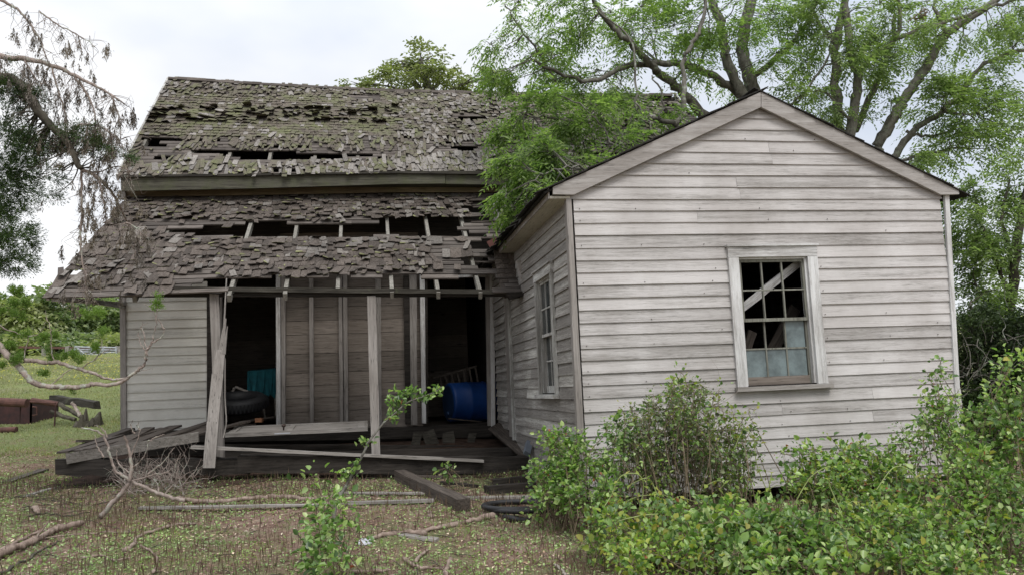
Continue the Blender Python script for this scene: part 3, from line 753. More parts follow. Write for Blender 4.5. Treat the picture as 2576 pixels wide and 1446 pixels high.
def dm(x, y):
    # probability, width, length, twist, lift, lichen
    if x > 1480: return .30, .8, 1.3, .14, 1, .1
    if x > 1230: return (.70 if y < 300 else .55), .8, 1.2, .10, .8, .12
    if y > 404: return (.74 if x < 1000 else .88), .7, 1.9, .08, .5, .25
    if y > 345: return .5, .6, 1.7, .11, .6, .25
    if y < 236+(6 if x < 700 else 10): return .72, .7, 1.3, .10, .6, .1
    if x > 1000: return (.88 if y < 300 else .76), .75, 1.2, .07, .6, .14
    if 272 < y < 312: return .97, 1.4, 1, .05, 2.2, .42
    return .985, .85, 1, .03, .25, .22
def pickm(x, y):
    k = .10 + (.25 if x > 1000 else 0) + (.35 if y > 395 else 0) + (.25 if y < 235 else 0)
    return 1 if random.random() < k else 0
rafters = []
for x in (345, 480, 575, 678, 792, 900, 1010, 1110, 1210, 1330, 1450, 1570, 1690):
    a = B(x, 392, 5.2)[0]; rafters.append((a, a, 0.01))
roof1 = roof_build('main_roof', RM, lerp(RM.bot[0, 0], RM.top[0, 0]), lambda t: 4.15, 34, .055, .125, HM_S, HM_L, dm, [M['shA'], M['shA2'], M['moss']], pickm, rafters,
                   None, .045, 0, -.085)
def dp(x, y):
    if x > 1195: return .04, .9, 1.5, .15, 1, .2
    if x > 1090 and y > 590: return .25, 1, 1.6, .15, 1, .2
    if y > 690: return (.30 if x > 560 else .85), 1, 1.7, .16, 1, .2
    if y < 520: return .97, .8, 1, .05, .8, .34
    if y < 570: return (.93 if x < 1100 else .8), .8, 1.1, .05, 1, .46
    if y < 645: return (.9 if x > 450 else .97), 1.05, 1.5, .05, .6, .25
    return .94, .8, 1.2, .06, .9, .34
def pickp(x, y): return 1 if random.random() < (.10+(.35 if (590 < y < 640 and x > 700) else 0)+(.2 if x > 1000 else 0)) else 0
rf = []
for xt, yt, xb, yb, tb in ((500, 582, 345, 745, .0), (622, 580, 440, 735, .0), (743, 580, 583, 705, -.035), (863, 580, 720, 715, -.03), (975, 570, 850, 715, .03), (1083, 570, 985, 710, .0), (1180, 560, 1205, 722, .0), (1083, 690, 1098, 712, -.01)):
    q1 = B(xb, yb, 2.7)[0]; rf.append((q1 if xt != 1083 or xb == 985 else q1, q1, tb))
a_r = B(1183, 570, 3.6)[0]
rf = [(B(xb, yb, 2.65)[0],)*2+(tb,) for xb, yb, tb in ((230, 745, .0), (345, 745, 0), (583, 705, -.03), (720, 715, -.02), (850, 715, .02), (985, 710, -.0), (1100, 712, .0), (1205, 722, .0))]
roof2 = roof_build('porch_roof', RP, lerp(RP.bot[0, 0], RP.top[0, 0]), lambda t: .05+.1*t, 25, .065, .16, HP_S, HP_L, dp, [M['shB'], M['shB2'], M['moss']], pickp, rf,
                   None, .055, 0, -.075)
# solid rear slope and dark underlay high on the front slope so that no sky shows through
mb = MB(); mb.hexa([(RM.bot[0, 0], 7.5, 7.05), (4.2, 7.5, 6.98), (4.2, 10.3, 4.6), (RM.bot[0, 0], 10.3, 4.6), (RM.top[0, 0], 7.5, 7.12), (4.2, 7.5, 7.04), (4.2, 10.3, 4.66), (RM.bot[0, 0], 10.3, 4.66)])
part(mb, 'rear_roof', M['lath'])
# ridge cap
mb = MB(); ra = np.linspace(RM.top[0, 0], 4.1, 60)
for i in range(59):
    z0, z1 = RM.at(ra[i], 1)[2], RM.at(ra[i+1], 1)[2]; h_ = random.uniform(.004, .03)
    mb.hexa([(ra[i], 7.43, z0-.03), (ra[i+1]+.002, 7.43, z1-.03), (ra[i+1]+.002, 7.55, z1-.03), (ra[i], 7.55, z0-.03), (ra[i], 7.45, z0+h_), (ra[i+1]+.002, 7.45, z1+h_), (ra[i+1]+.002, 7.53, z1+h_), (ra[i], 7.53, z0+h_)])
part(mb, 'ridge_cap', M['lath'])
# rake edges
mb = MB(); mb.beam(RM.at(RM.bot[0, 0]-.02, -.01, -.02)+[-.01, 0, 0], RM.at(RM.top[0, 0], 1, -.02)+[-.01, 0, 0], .03, .09, RM.n, 0, 1, .002, 10); part(mb, 'verge_board', M['trimy'])
mb = MB(); mb.beam(RP.at(RP.bot[0, 0], .0, -.03), RP.at(RP.top[0, 0], 1, -.03), .03, .06, RP.n, 0, 1, .002, 10); part(mb, 'verge_board', M['trimy'])
# fascia and frieze under the main eave
def band(name, top, bot, b, th, m_):
    mb = MB(); n = len(top)
    T_ = [B(x, y, b) for x, y in top]; Bo = [B(x, y, b) for x, y in bot]
    for i in range(n-1):
        p = [Bo[i], Bo[i+1], Bo[i+1]+[0, th, 0], Bo[i]+[0, th, 0]]; q = [T_[i], T_[i+1], T_[i+1]+[0, th, 0], T_[i]+[0, th, 0]]
        mb.hexa(p+q)
    return part(mb, name, m_)
band('fascia', [(303, 446), (640, 442), (1000, 436), (1120, 433)], [(305, 481), (640, 474), (1000, 463), (1120, 462)], 4.64, .03, M['fascia'])
band('fascia', [(1121, 433), (1290, 440)], [(1121, 463), (1290, 466)], 4.655, .03, M['fascia'])
band('cornice_board', [(304, 440), (640, 437), (1000, 431), (1290, 430)], [(304, 446), (640, 442), (1000, 436), (1290, 439)], 4.60, .05, M['darkm'])
band('frieze_board', [(316, 481), (640, 475), (1000, 466), (1290, 466)], [(316, 496), (640, 491), (1000, 484), (1290, 484)], 4.90, .03, M['frieze'])
mb = MB(); mb.box((RM.bot[0, 0]+.03, 4.67, 4.56), (4.1, 5.0, 4.58)); part(mb, 'eave_soffit', M['fascia'])
fprism('corner_board', [(300, 480), (314, 480), (316, 500), (302, 500)], 4.85, .1, M['trimz'])
# end of the porch eave against the wing: small shingled return and cheek
mb = MB()
for c in range(9):
    y = 640+c*12
    for i in range(3):
        x = 1252+i*18+c*3.0+random.uniform(-3, 3)
        p0 = B(x-10, y+14, 2.9-.03*c); p1 = B(x+9, y+12, 2.9-.03*c)
        up_ = np.array([0, .10, .17])
        mb.hexa([p0, p1, p1+up_, p0+up_, *(q+np.array([0, -.012, .008]) for q in (p0, p1, p1+up_, p0+up_))])
part(mb, 'shingled_return', M['shB'])
for nm, px, b, m_ in (('corner_trim', [(1300, 655), (1310, 655), (1330, 722), (1316, 724)], 2.45, 'frontdark'), ('eave_block', [(1275, 738), (1326, 730), (1322, 742), (1285, 752)], 2.4, 'darkw')):
    fprism(nm, px, b, .12, M[m_])
# slats of the broken strip by the wing
for x0, y0, x1, y1, b in ((1180, 545, 1262, 540, 4.2), (1185, 560, 1265, 556, 4.1), (1190, 522, 1290, 518, 4.5), (1080, 596, 1262, 601, 3.75), (1185, 640, 1262, 644, 3.5), (1185, 660, 1258, 660, 3.3), (1180, 505, 1300, 500, 4.6), (1060, 676, 1255, 678, 3.2), (1260, 500, 1310, 498, 4.6), (1262, 530, 1310, 526, 4.4)):
    hb('lath_strip', B(x0, y0, b), B(x1, y1, b), .07, .02, M['lath'], roof2, seg=3, wob=.004)

# ------------------------------------------------------------------ loose things about the house
def hw(x, y, b): return loc2w(B(x, y, b))
def gp(x, y, h=0): return G(x, y, h)
sp = empty('split_board', hw(548, 1176, 2.3), 'grey split board leaning with splintered top in front of the left porch post', 'board')
mb = MB()
P_ = [hw(x, y, b) for x, y, b in ((526, 1176, 2.28), (536, 1060, 2.32), (548, 940, 2.38), (556, 880, 2.40))]
mb.beam(P_[0], P_[1], .125, .045, VV, 0, 1, .001, 2); mb.beam(P_[1], P_[2], .12, .044, VV, 0, 1, .001, 2); mb.beam(P_[2], P_[3], .115, .043, VV, 0, .8, .001, 2)
mb.beam(hw(556, 885, 2.40), hw(568, 800, 2.44), .065, .035, VV, 0, .25, .001, 3); mb.beam(hw(563, 890, 2.39), hw(572, 820, 2.41), .04, .03, VV, 0, .2, .001, 2)
mb.beam(hw(562, 850, 2.42), hw(570, 700, 2.50), .022, .02, VV, 0, .5, .001, 5)
keep(mb.build('board', M['trimz']), sp)
mb = MB(); mb.tube(smooth_line([hw(566, 900, 2.42), hw(566, 1000, 2.42), hw(569, 1060, 2.42), hw(562, 1100, 2.42)], 4), .008, 5); keep(mb.build('splinter', M['trimz']), sp)
# fallen door lying on the porch framing
D0, D1 = B(566, 1092, 3.2), B(925, 1076, 3.2); dd = empty('fallen_door', loc2w(D0), 'fallen panelled door lying flat across the porch framing with its knob up', 'door')
dm_ = Matrix.Identity(4); dxv = loc2w(D1)-loc2w(D0); DL = np.linalg.norm(dxv); dxv /= DL; dyv = VV*cos(.02)+np.array([0, 0, .08]); dyv -= dxv*(dyv@dxv); dyv /= np.linalg.norm(dyv); dzv = np.cross(dxv, dyv)
for i in range(3): dm_[i][0] = dxv[i]; dm_[i][1] = dyv[i]; dm_[i][2] = dzv[i]; dm_[i][3] = loc2w(D0)[i]
dd.matrix_world = dm_
mb = MB(); mb.box((0, 0, -.035), (DL, .74, 0)); 
for x0, x1 in ((.06, .10), (DL*.42, DL*.46), (DL-.12, DL-.04)): mb.box((x0, .02, .001), (x1, .72, .012))
for y0, y1 in ((.004, .12), (.62, .736)): mb.box((.002, y0, .0015), (DL-.002, y1, .0115))
mb.build('door_leaf', M['plk'], dd)
mb = MB(); mb.tube([(DL*.40, .07, .012), (DL*.40, .07, .05), (DL*.40, .07, .055), (DL*.40, .07, .075), (DL*.40, .07, .085)], [.010, .009, .024, .028, .015], 10); mb.build('door_knob', M['knob'], dd, True)
mb = MB(); mb.box((DL*.34, -.004, -.022), (DL*.45, -.0005, -.010)); mb.build('latch_plate', M['white'], dd)
PL = lambda *a, **k: thing_beam(*a, **k)
PL('fallen_plank', hw(484, 1123, 2.40), hw(1215, 1158, 2.40), .13, .03, M['plk'], 'long pale grey plank lying along the porch sill, in front of the fallen door', 'plank', seg=10)
ld = empty('collapsed_decking', hw(330, 1120, 3.0), 'collapsed slope of old floor boards at the left porch end', 'decking', None)
mb = MB()
mb.beam(hw(168, 1152, 2.45), hw(500, 1098, 2.75), .10, .11, (0, 0, 1), 0, 1, .004, 8)
keep(mb.build('edge_beam', M['plkg']), ld)
for i in range(13):
    t = i/12; p = hw(185+t*290, 1135-t*36, 2.62+.2*t); q = p+UU*(.30+random.uniform(-.25, .3))+VV*(.9+random.random()*.7)+np.array([0, 0, .16-.05*t+random.uniform(-.06, .04)]); p = p-UU*random.uniform(-.05, .12)
    mb = MB(); mb.beam(p, q, .125, .022, (0, 0, 1), 0, 1, .003, 3); keep(mb.build('deck_board', M['plkd']), ld)
PL('slipped_board', hw(180, 1132, 3.1), hw(328, 1078, 4.1), .14, .03, M['plkd'], 'dark board sticking out of the collapsed decking toward the field', 'board')
PL('slipped_board', hw(200, 1108, 3.3), hw(330, 1110, 3.9), .12, .03, M['plkd'], 'low dark board lying level beside the left house corner', 'board')
PL('leaning_plank', hw(1243, 1072, 4.7), hw(1330, 1142, 2.7), .19, .04, M['plkd'], 'dark wide plank sloping down along the wing side wall', 'plank', up=(-.5, 0, 1))
PL('square_timber', gp(1006, 1196, .06), gp(1166, 1272, .05), .125, .125, M['plkd'], 'dark square timber lying on the ground before the porch', 'timber', seg=9, wob=.006)
PL('ground_plank', gp(875, 1264, .02), gp(1092, 1258, .02), .10, .025, M['plk'], 'pale plank on the grass between the sapling and the square timber', 'plank')
PL('ground_plank', gp(350, 1277, .02), gp(870, 1268, .02), .07, .02, M['plk'], 'thin grey plank behind the long root-like branch on the ground', 'plank')
PL('ground_plank', gp(1130, 1252, .015), gp(1345, 1250, .015), .13, .025, M['plk'], 'flat grey board on the ground just behind the black hose', 'plank')
PL('ground_plank', gp(850, 1238, .015), gp(1150, 1240, .015), .08, .015, M['plk'], 'narrow grey strip on dirt running behind the square timber', 'plank')
PL('ground_plank', gp(860, 1190, .02), gp(1115, 1200, .02), .09, .03, M['plkd'], 'dark strip of wood lying close against the porch sill', 'plank')
PL('rotten_timber', gp(1225, 1232, .04), gp(1345, 1222, .05), .13, .08, M['darkw'], 'black rotten timber at the foot of the wing wall, nearer of two', 'timber')
PL('rotten_timber', gp(1240, 1212, .03), gp(1345, 1200, .06), .10, .06, M['darkw'], 'black rotten timber at the foot of the wing wall, farther of two', 'timber')
PL('ground_stick', gp(1110, 1213, .015), gp(1200, 1222, .015), .05, .03, M['darkw'], 'short dark stick on bare dirt behind the square timber', 'stick')
PL('ground_stick', gp(470, 1195, .015), gp(600, 1188, .015), .05, .03, M['darkw'], 'dark stick lying before the left porch post', 'stick')
PL('ground_board', gp(15, 1212, .01), gp(110, 1180, .01), .12, .02, M['plkd'], 'flat dark board on the grass near the left frame edge', 'board')
PL('ground_board', gp(60, 1248, .01), gp(130, 1228, .01), .07, .02, M['plk'], 'small grey board on the grass left of the dead branch', 'board')
PL('ground_board', gp(1010, 1345, .012), gp(1100, 1357, .012), .08, .02, M['plk'], 'short grey board end in the grass below the square timber', 'board')
# blue barrel
def barrel():
    c0 = hw(1128, 1012, 5.75); r = .31
    root = empty('plastic_barrel', c0, 'blue plastic barrel lying on its side in the right doorway', 'barrel'); ax = UU*.97+VV*.24; ax /= np.linalg.norm(ax)
    prof = [(0, .93), (.012, .98), (.03, 1.0), (.06, .985), (.28, 1.0), (.30, 1.03), (.32, 1.0), (.56, 1.0), (.58, 1.03), (.60, 1.0), (.83, .985), (.86, 1), (.88, .93)]
    mb = MB(); mb.tube([ax*s for s, _ in prof], [r*k for _, k in prof], 40); mb.build('barrel_body', M['blue'], root, True)
    mb = MB(); mb.tube([ax*-.003, ax*-.006], [r*.86, r*.84], 32); mb.tube([ax*-.007-np.array([0, 0, .17]), ax*-.03-np.array([0, 0, .17])], .03, 12); mb.build('barrel_lid', M['bluelid'], root)
barrel()
def tire():
    c = hw(600, 1012, 5.6); root = empty('old_tire', c, 'black tyre lying flat in the left doorway', 'tyre')
    mb = MB(); R0, r0_ = .33, .10; ns, nr = 36, 10; i = 0
    for a in range(ns):
        th = 2*pi*a/ns
        for b in range(nr):
            q = 2*pi*b/nr; rr = R0+r0_*cos(q); mb.v.append((rr*cos(th), rr*sin(th), r0_*1.1*sin(q)))
    for a in range(ns):
        for b in range(nr):
            mb.f.append([a*nr+b, ((a+1) % ns)*nr+b, ((a+1) % ns)*nr+(b+1) % nr, a*nr+(b+1) % nr]); mb.m.append(0)
    o = mb.build('tread', M['rubber'], root, True); root.rotation_euler = (.22, .05, 0)
    mb = MB()
    for a in range(48):
        th = 2*pi*a/48; mb.box((-.002, -.002, 0), (0, 0, 0)) if False else None
        c_ = np.array([cos(th), sin(th), 0])*(R0+r0_+.002); mb.beam(c_+[0, 0, -.06], c_+[0, 0, .06], .022, .008, (cos(th), sin(th), 0))
    mb.build('tread_blocks', M['rubber'], root)
tire()
def tealchair():
    p = hw(663, 950, 6.2); root = empty('cloth_covered_table', p, 'small table with pale legs under a teal cloth in the left room', 'table')
    mb = MB(); q = lambda x, y, b=6.2: hw(x, y, b)-p
    n = 12
    for (x0, x1, yt0, yt1, yb0, yb1) in ((622, 700, 935, 928, 985, 1000),):
        for i in range(n):
            t0, t1 = i/n, (i+1)/n; f_ = lambda a_, b_, t: a_+(b_-a_)*t
            w0 = .05*sin(i*1.9); w1 = .05*sin((i+1)*1.9)
            xa, xb = f_(x0, x1, t0), f_(x0, x1, t1)
            mb.prism([q(xa, f_(yt0, yt1, t0), 6.1), q(xb, f_(yt0, yt1, t1), 6.1), q(xb, f_(yb0, yb1, t1)+10*w1*20*.5, 6.1+w1), q(xa, f_(yb0, yb1, t0)+10*w0*20*.5, 6.1+w0)], VV*.01)
    mb.prism([q(622, 935, 6.1), q(700, 928, 6.1), q(700, 926, 6.7), q(628, 932, 6.7)], (0, 0, .012))
    mb.build('cloth', M['teal'], root)
    for x0, y0, x1, y1 in ((636, 945, 642, 1000), (657, 985, 667, 1050), (692, 985, 694, 1045)):
        mb = MB(); mb.beam(q(x0, y0, 6.15), q(x1, y1, 6.15), .028, .028, VV, 0, .8); mb.build('leg', M['plk'], root)
tealchair()
def drawer():
    p = hw(600, 990, 5.9); root = empty('tipped_drawer', p, 'tipped wooden drawer frame resting above the tyre', 'drawer'); q = lambda x, y, b=5.9: hw(x, y, b)-p
    mb = MB(); mb.beam(q(592, 972), q(664, 1000), .03, .05, VV); mb.beam(q(590, 974), q(578, 1000), .03, .04, VV); mb.beam(q(620, 985), q(607, 1005), .02, .03, VV); mb.beam(q(590, 1000), q(650, 1012), .03, .03, VV); mb.build('frame', M['plk'], root)
    mb = MB(); mb.prism([q(590, 984, 5.95), q(612, 990, 5.95), q(606, 1004, 5.95), q(584, 1000, 5.95)], VV*.01); mb.build('panel', M['plkw'], root)
drawer()
def rack():
    p = hw(1150, 960, 6.6); root = empty('slatted_headboard', p, 'dim slatted wooden headboard leaning behind the blue barrel', 'headboard'); q = lambda x, y, b=6.6: hw(x, y, b)-p
    mb = MB(); mb.beam(q(1090, 950), q(1200, 920), .03, .05, VV); mb.build('top_rail', M['plank'], root)
    for i in range(7):
        x = 1105+i*15; mb = MB(); mb.beam(q(x, 944-i*4), q(x+14, 1002), .03, .02, VV); mb.build('slat', M['plank'], root)
rack()
mb = MB(); mb.box((-.05, -.04, 0), (.05, .04, .06)); o = mb.build('brick', M['brick']); o.location = hw(652, 1061, 5.15); tag(o, 'small orange brick fragment on the left doorway floor', 'brick')
for i, (x, y, x2, y2, b) in enumerate(((600, 1060, 690, 1048, 5.3), (585, 1072, 640, 1066, 5.15), (1130, 1052, 1210, 1060, 5.2))):
    PL('floor_debris', hw(x, y, b), hw(x2, y2, b+.3), .06, .02, M['plkd'], ['dark scrap of wood on the left room floor by the tyre', 'scrap board at the left doorway threshold', 'scrap board on the floor below the blue barrel'][i], 'scrap wood')
# downspout, red sheet
mb = MB(); a, b_ = hw(1328, 1128, 2.2), hw(1334, 1136, 2.0)
o = empty('downspout_elbow', hw(1328, 1150, 2.2), 'short grey blue downspout elbow sticking out at the porch end of the wing wall', 'downspout')
mb.beam(hw(1331, 1112, 2.25), hw(1325, 1140, 2.1), .07, .055, VV); keep(mb.build('pipe', M['pvc']), o)
mb = MB(); mb.beam(hw(1337, 1110, 2.2), hw(1331, 1195, 2.2), .03, .02, VV); keep(mb.build('stake', M['trimz']), o)
mb = MB(); mb.prism([B(x, y, 3.05) for x, y in ((1224, 609), (1240, 600), (1262, 597), (1272, 606), (1262, 622), (1244, 628), (1232, 622))][::-1], (0, .006, 0)); part(mb, 'patch_of_flashing', M['redm'])
o = MB(); o.tube([(0, 0, 0), (0, 0, .012)], [.06, .055], 20); o = o.build('jar_lid', M['white']); o.location = gp(916, 1363, .012); o.rotation_euler = (.15, .1, 0); tag(o, 'white round lid lying in the grass beside the leafy sapling', 'lid')
o = MB(); o.tube([(0, 0, 0), (0, 0, .02), (0, 0, .035)], [.02, .035, .012], 12); o = o.build('pale_fungus', M['mush'], smooth=True); o.location = gp(1107, 1196, .01); tag(o, 'small cream coloured fungus on the dirt against the porch sill', 'fungus')
# hose coil
mb = MB(); c = gp(1300, 1285, .02)
pts_ = []
for i in range(150):
    th = i/150*2*pi*3.2; rr = .27+.05*sin(th*.37)+.03*sin(1.3*th); pts_.append(c+np.array([rr*cos(th)*1.05+.03*sin(th*.6), rr*sin(th)*.75, .015+.025*(i/150)+.03*abs(sin(th*.5+.4))]))
mb.tube(pts_, .022, 8)
tag(mb.build('rubber_hose', M['rubber'], smooth=True), 'tangled coil of thick black hose on the grass by the wing corner', 'hose')
mb = MB(); q = [gp(1268, 1299, .02), gp(1290, 1303, .03), gp(1312, 1308, .02), gp(1333, 1306, .02)]; mb.tube(smooth_line(q, 4), .024, 8); tag(mb.build('hose_piece', M['rubber'], smooth=True), 'short cut length of black hose in front of the coiled hose', 'hose')

# ------------------------------------------------------------------ rusty trough and scrap at left
def gl(x, y, dist_y, h=0):
    q = W(x, y, dist_y); return q
YT = 15.2
rt = empty('rusted_tank', gl(40, 1060, YT), 'dark rusted steel trough at the left edge with pipes on it', 'trough')
mb = MB(); p = gl(-60, 1000, YT); q = gl(80, 1004, YT); r_ = gl(76, 1060, YT)
hgt = q[2]-r_[2]
x0, x1 = p[0], q[0]
zb = gh(x1, YT)-.05
mb.box((x0, YT, zb), (x0+.03, YT+.9, q[2])); mb.box((x1-.03, YT, zb), (x1, YT+.9, q[2])); mb.box((x0, YT, zb), (x1, YT+.02, q[2]-.01)); mb.box((x0, YT+.88, zb), (x1, YT+.9, q[2]))
mb.box((x0-.02, YT-.01, q[2]-.03), (x1+.02, YT+.035, q[2]+.01)); keep(mb.build('tank_wall', M['rust']), rt)
mb = MB(); c = gl(88, 1032, YT); mb.tube([gl(82, 1022, YT), gl(92, 1023, YT), gl(93, 1042, YT), gl(82, 1044, YT)], .014, 6); keep(mb.build('handle', M['rust2']), rt)
rp = empty('rusted_pipe_rack', gl(60, 1055, YT-.9), 'rusty horizontal pipes on thin legs in front of the trough', 'pipes')
mb = MB(); mb.tube([gl(-40, 1008, YT-.8), gl(68, 1013, YT-.8)], .075, 14); keep(mb.build('pipe', M['rust2'], smooth=False), rp)
mb = MB(); mb.tube([gl(80, 1006, YT-.5), gl(147, 1016, YT-.5)], .05, 12); keep(mb.build('pipe', M['rust2']), rp)
mb = MB(); mb.tube([gl(60, 1009, YT-.7), gl(140, 1013, YT-.7)], .015, 6); keep(mb.build('tie_rod', M['rust2']), rp)
for x, y0, y1 in ((52, 1018, 1062), (140, 1018, 1072)):
    mb = MB(); mb.tube([gl(x, y0, YT-.75), gl(x-3, y1, YT-.75)], .014, 6); keep(mb.build('leg', M['rust']), rp)
mb = MB(); a = gl(-30, 1070, 14.0); b_ = gl(42, 1074, 14.0); a[2] = gh(a[0], a[1])+.05; b_[2] = gh(b_[0], b_[1])+.05; mb.tube([a, b_], .05, 12); tag(mb.build('ground_pipe', M['rust2']), 'rusty pipe lying on the grass below the trough', 'pipe')
mb = MB(); PL('charred_log', gl(132, 1002, 15.0), gl(243, 1018, 14.6), .14, .13, M['darkm'], 'dark charred log propped level right of the rusty pipes', 'log', seg=8, wob=.012)
for i, (x0_, y0_, x1_, y1_, r_, lb) in enumerate(((150, 1015, 210, 1050, .04, 'thin dark pole sloping down beneath the charred log'), (128, 1033, 190, 1055, .035, 'second dark pole lying below the sloping pole'), (182, 1012, 203, 1045, .03, 'rusty brown stick crossing under the charred log'))):
    mb = MB(); mb.tube(smooth_line([gl(x0_, y0_, 14.7), gl((x0_+x1_)/2, (y0_+y1_)/2+2, 14.6), gl(x1_, y1_, 14.5)], 4, .006), r_, 7, rough=.2); tag(mb.build('scrap_pole', M['deadb'] if i == 2 else M['barkd']), lb, 'pole')
mb = MB()
c_ = gl(222, 1064, 14.3); c_[2] = gh(c_[0], c_[1])-.05
for an, hh, ww in ((0, .30, .12), (1.1, .22, .10), (2.2, .36, .09), (3.3, .16, .12), (4.4, .26, .10), (5.4, .20, .08)):
    o_ = c_+np.array([cos(an)*.16, sin(an)*.12, 0]); mb.tube([o_, o_+[cos(an)*.02, 0, hh*.5], o_+[cos(an)*.06+random.uniform(-.04, .04), 0, hh]], [ww, ww*.7, .012], 6, rough=.3)
mb.tube([c_, c_+[0, 0, .14]], [.2, .15], 8, rough=.2)
tag(mb.build('charred_stump', M['barkd']), 'jagged charred stump between the poles and the house corner', 'stump')

# ------------------------------------------------------------------ fence and gate at the far side of the field
YF = 44.0
def fz(x): return gh(x, YF)
def fx(px): return W(px, 880, YF)[0]
fn = empty('rail_fence', (fx(280), YF, fz(fx(280))), 'rough timber fence with a long top pipe rail beyond the field', 'fence')
pz = lambda px, y: W(px, y, YF)
for px in (110, 197, 322, 340, 545, 575):
    mb = MB(); x = fx(px)
    if px > 500: continue
    mb.beam((x, YF, fz(x)-.2), (x, YF, pz(px, 872-(0 if px < 200 else 0))[2]+.05), .16, .16, (0, 1, 0), 0, 1, .01, 3); keep(mb.build('post', M['plk']), fn)
for px in (-80, 20, 197):
    pass
mb = MB(); mb.beam(pz(-120, 870), pz(322/1*1.0, 877), .05, .12, (0, 0, 1), 0, 1, .005, 4); keep(mb.build('rail', M['rust2']), fn)
for y0, y1, xa, xb in ((878, 880, 170, 262), (888, 890, 170, 262), (880, 882, 296, 330), (888, 891, 296, 330)):
    mb = MB(); mb.beam(pz(xa, y0), pz(xb, y1), .05, .12, (0, 0, 1), 0, 1, .005, 4); keep(mb.build('rail', M['plk']), fn)
for px in (170, 232, 262, 296, 303):
    mb = MB(); x = fx(px); mb.beam((x, YF, fz(x)-.2), (x, YF, pz(px, 870)[2]), .2, .2, (0, 1, 0), 0, 1, .01, 3); keep(mb.build('post', M['plk']), fn)
gt = empty('field_gate', (fx(230), YF-.3, fz(fx(230))), 'silver tube field gate with diagonal brace in the far fence', 'gate')
mb = MB(); pg = lambda px, y: W(px, y, YF-.25)
for y in (873, 879, 885, 891): mb.tube([pg(188, y-1), pg(228, y)], .045, 6); mb.tube([pg(231, y), pg(292, y+1)], .045, 6)
for px in (188, 228, 231, 292, 260): mb.tube([pg(px, 872), pg(px, 892)], .045, 6)
mb.tube([pg(192, 872), pg(215, 892)], .045, 6)
keep(mb.build('gate_tubes', simple('galvanised_tube', (.42, .44, .47), .5, metal=.3)), gt)

# ------------------------------------------------------------------ vegetation
def unit(n): v = RNG.normal(size=(n, 3)); return v/np.linalg.norm(v, axis=1, keepdims=True)
def sprays(centers, dirs, nl, ln, droop):
    """compound leaves: returns leaflet base, direction, normal"""
    k = len(centers); P = []; D = []; Nn = []
    dirs = dirs/np.linalg.norm(dirs, axis=1, keepdims=True)
    side = np.cross(dirs, [0, 0, 1.0])+RNG.normal(0, .15, (k, 3)); side /= np.linalg.norm(side, axis=1, keepdims=True)
    L = ln*RNG.uniform(.7, 1.3, (k, 1))
    for j in range(nl):
        t = (j+1)/nl
        pos = centers+dirs*L*t+np.array([0, 0, -1])*droop*L*t*t
        s = 1 if j % 2 else -1
        d = side*s*(1 if j < nl-1 else 0)+dirs*.65+np.array([0, 0, -1])*(.25+.5*droop)+RNG.normal(0, .12, (k, 3))
        n = np.cross(d, dirs)*s; n = np.where(np.linalg.norm(n, axis=1, keepdims=True) < .05, [0, 0, 1], n)
        P.append(pos); D.append(d); Nn.append(n+RNG.normal(0, .3, (k, 3)))
    return np.concatenate(P), np.concatenate(D), np.concatenate(Nn)
def limb(mb, pix, Y, r0, r1, n=5, jit=.015, sides=7):
    """Y: one depth or a list (world y) per node"""
    if np.isscalar(Y): Y = [Y]*len(pix)
    P = smooth_line([W(x, y, yy) for (x, y), yy in zip(pix, Y)], n, jit); k = len(P)
    if max(Y) > 10: r0 *= .66; r1 *= .75
    mb.tube(P, [r0+(r1-r0)*i/(k-1) for i in range(k)], sides, rough=.12); return P
def twig(mb, p, q, r, jit=.12, sides=4, n=3):
    L = np.linalg.norm(np.array(q)-p); pts_ = [p]+[np.array(p)+(np.array(q)-p)*t+RNG.normal(0, jit*L*.35, 3) for t in (.35, .7)]+[q]
    P = smooth_line(pts_, n); mb.tube(P, [r*(1-.75*i/(len(P)-1)) for i in range(len(P))], sides, cap=False); return P
def crown(blobs, nodes, tw, per_twig=3, rtw=.010, hang=.3, maxd=2.5, frac=.5):
    """blobs: (px,py,rx,ry,Y,dy,count). returns spray centres and directions; twigs reach in from the nearest limb node"""
    C_ = []; D_ = []
    nodes = np.array(nodes)
    for (x, y, rx, ry, Y, dy, cnt) in blobs:
        c = W(x, y, Y); sc = Y/FPX
        pts_ = RNG.normal(0, .5, (cnt, 3)); pts_ = pts_/np.maximum(1, np.linalg.norm(pts_, axis=1, keepdims=True))
        # clumping: pull to a few sub-centres
        sub = RNG.uniform(-.8, .8, (max(3, cnt//26), 3)); pick = RNG.integers(0, len(sub), cnt)
        pts_ = sub[pick]*.95+pts_*.34
        q = c+pts_*np.array([rx*sc, dy, ry*sc])
        C_.append(q)
        nr = []
        for s_ in sub:
            sc3 = c+s_*.85*np.array([rx*sc, dy, ry*sc]); d2 = ((nodes-sc3)**2).sum(1); j = d2.argmin()
            if d2[j] < maxd**2: twig(tw, nodes[j], sc3, rtw*1.6); 
            nr.append(nodes[j])
        nr = np.array(nr)[pick]
        base = c+sub[pick]*.85*np.array([rx*sc, dy, ry*sc])
        dd_ = (q-base)+.35*(q-nr)/(np.linalg.norm(q-nr, axis=1, keepdims=True)+.1)+RNG.normal(0, .10, q.shape); dd_[:, 2] -= hang*.3
        D_.append(dd_)
        for i in range(int(cnt*frac)):
            if RNG.random() < .5: tw.tube([base[i], (base[i]+q[i])/2+RNG.normal(0, .02, 3), q[i]], [rtw*.8, rtw*.6, rtw*.35], 3, cap=False)
    return np.concatenate(C_), np.concatenate(D_)

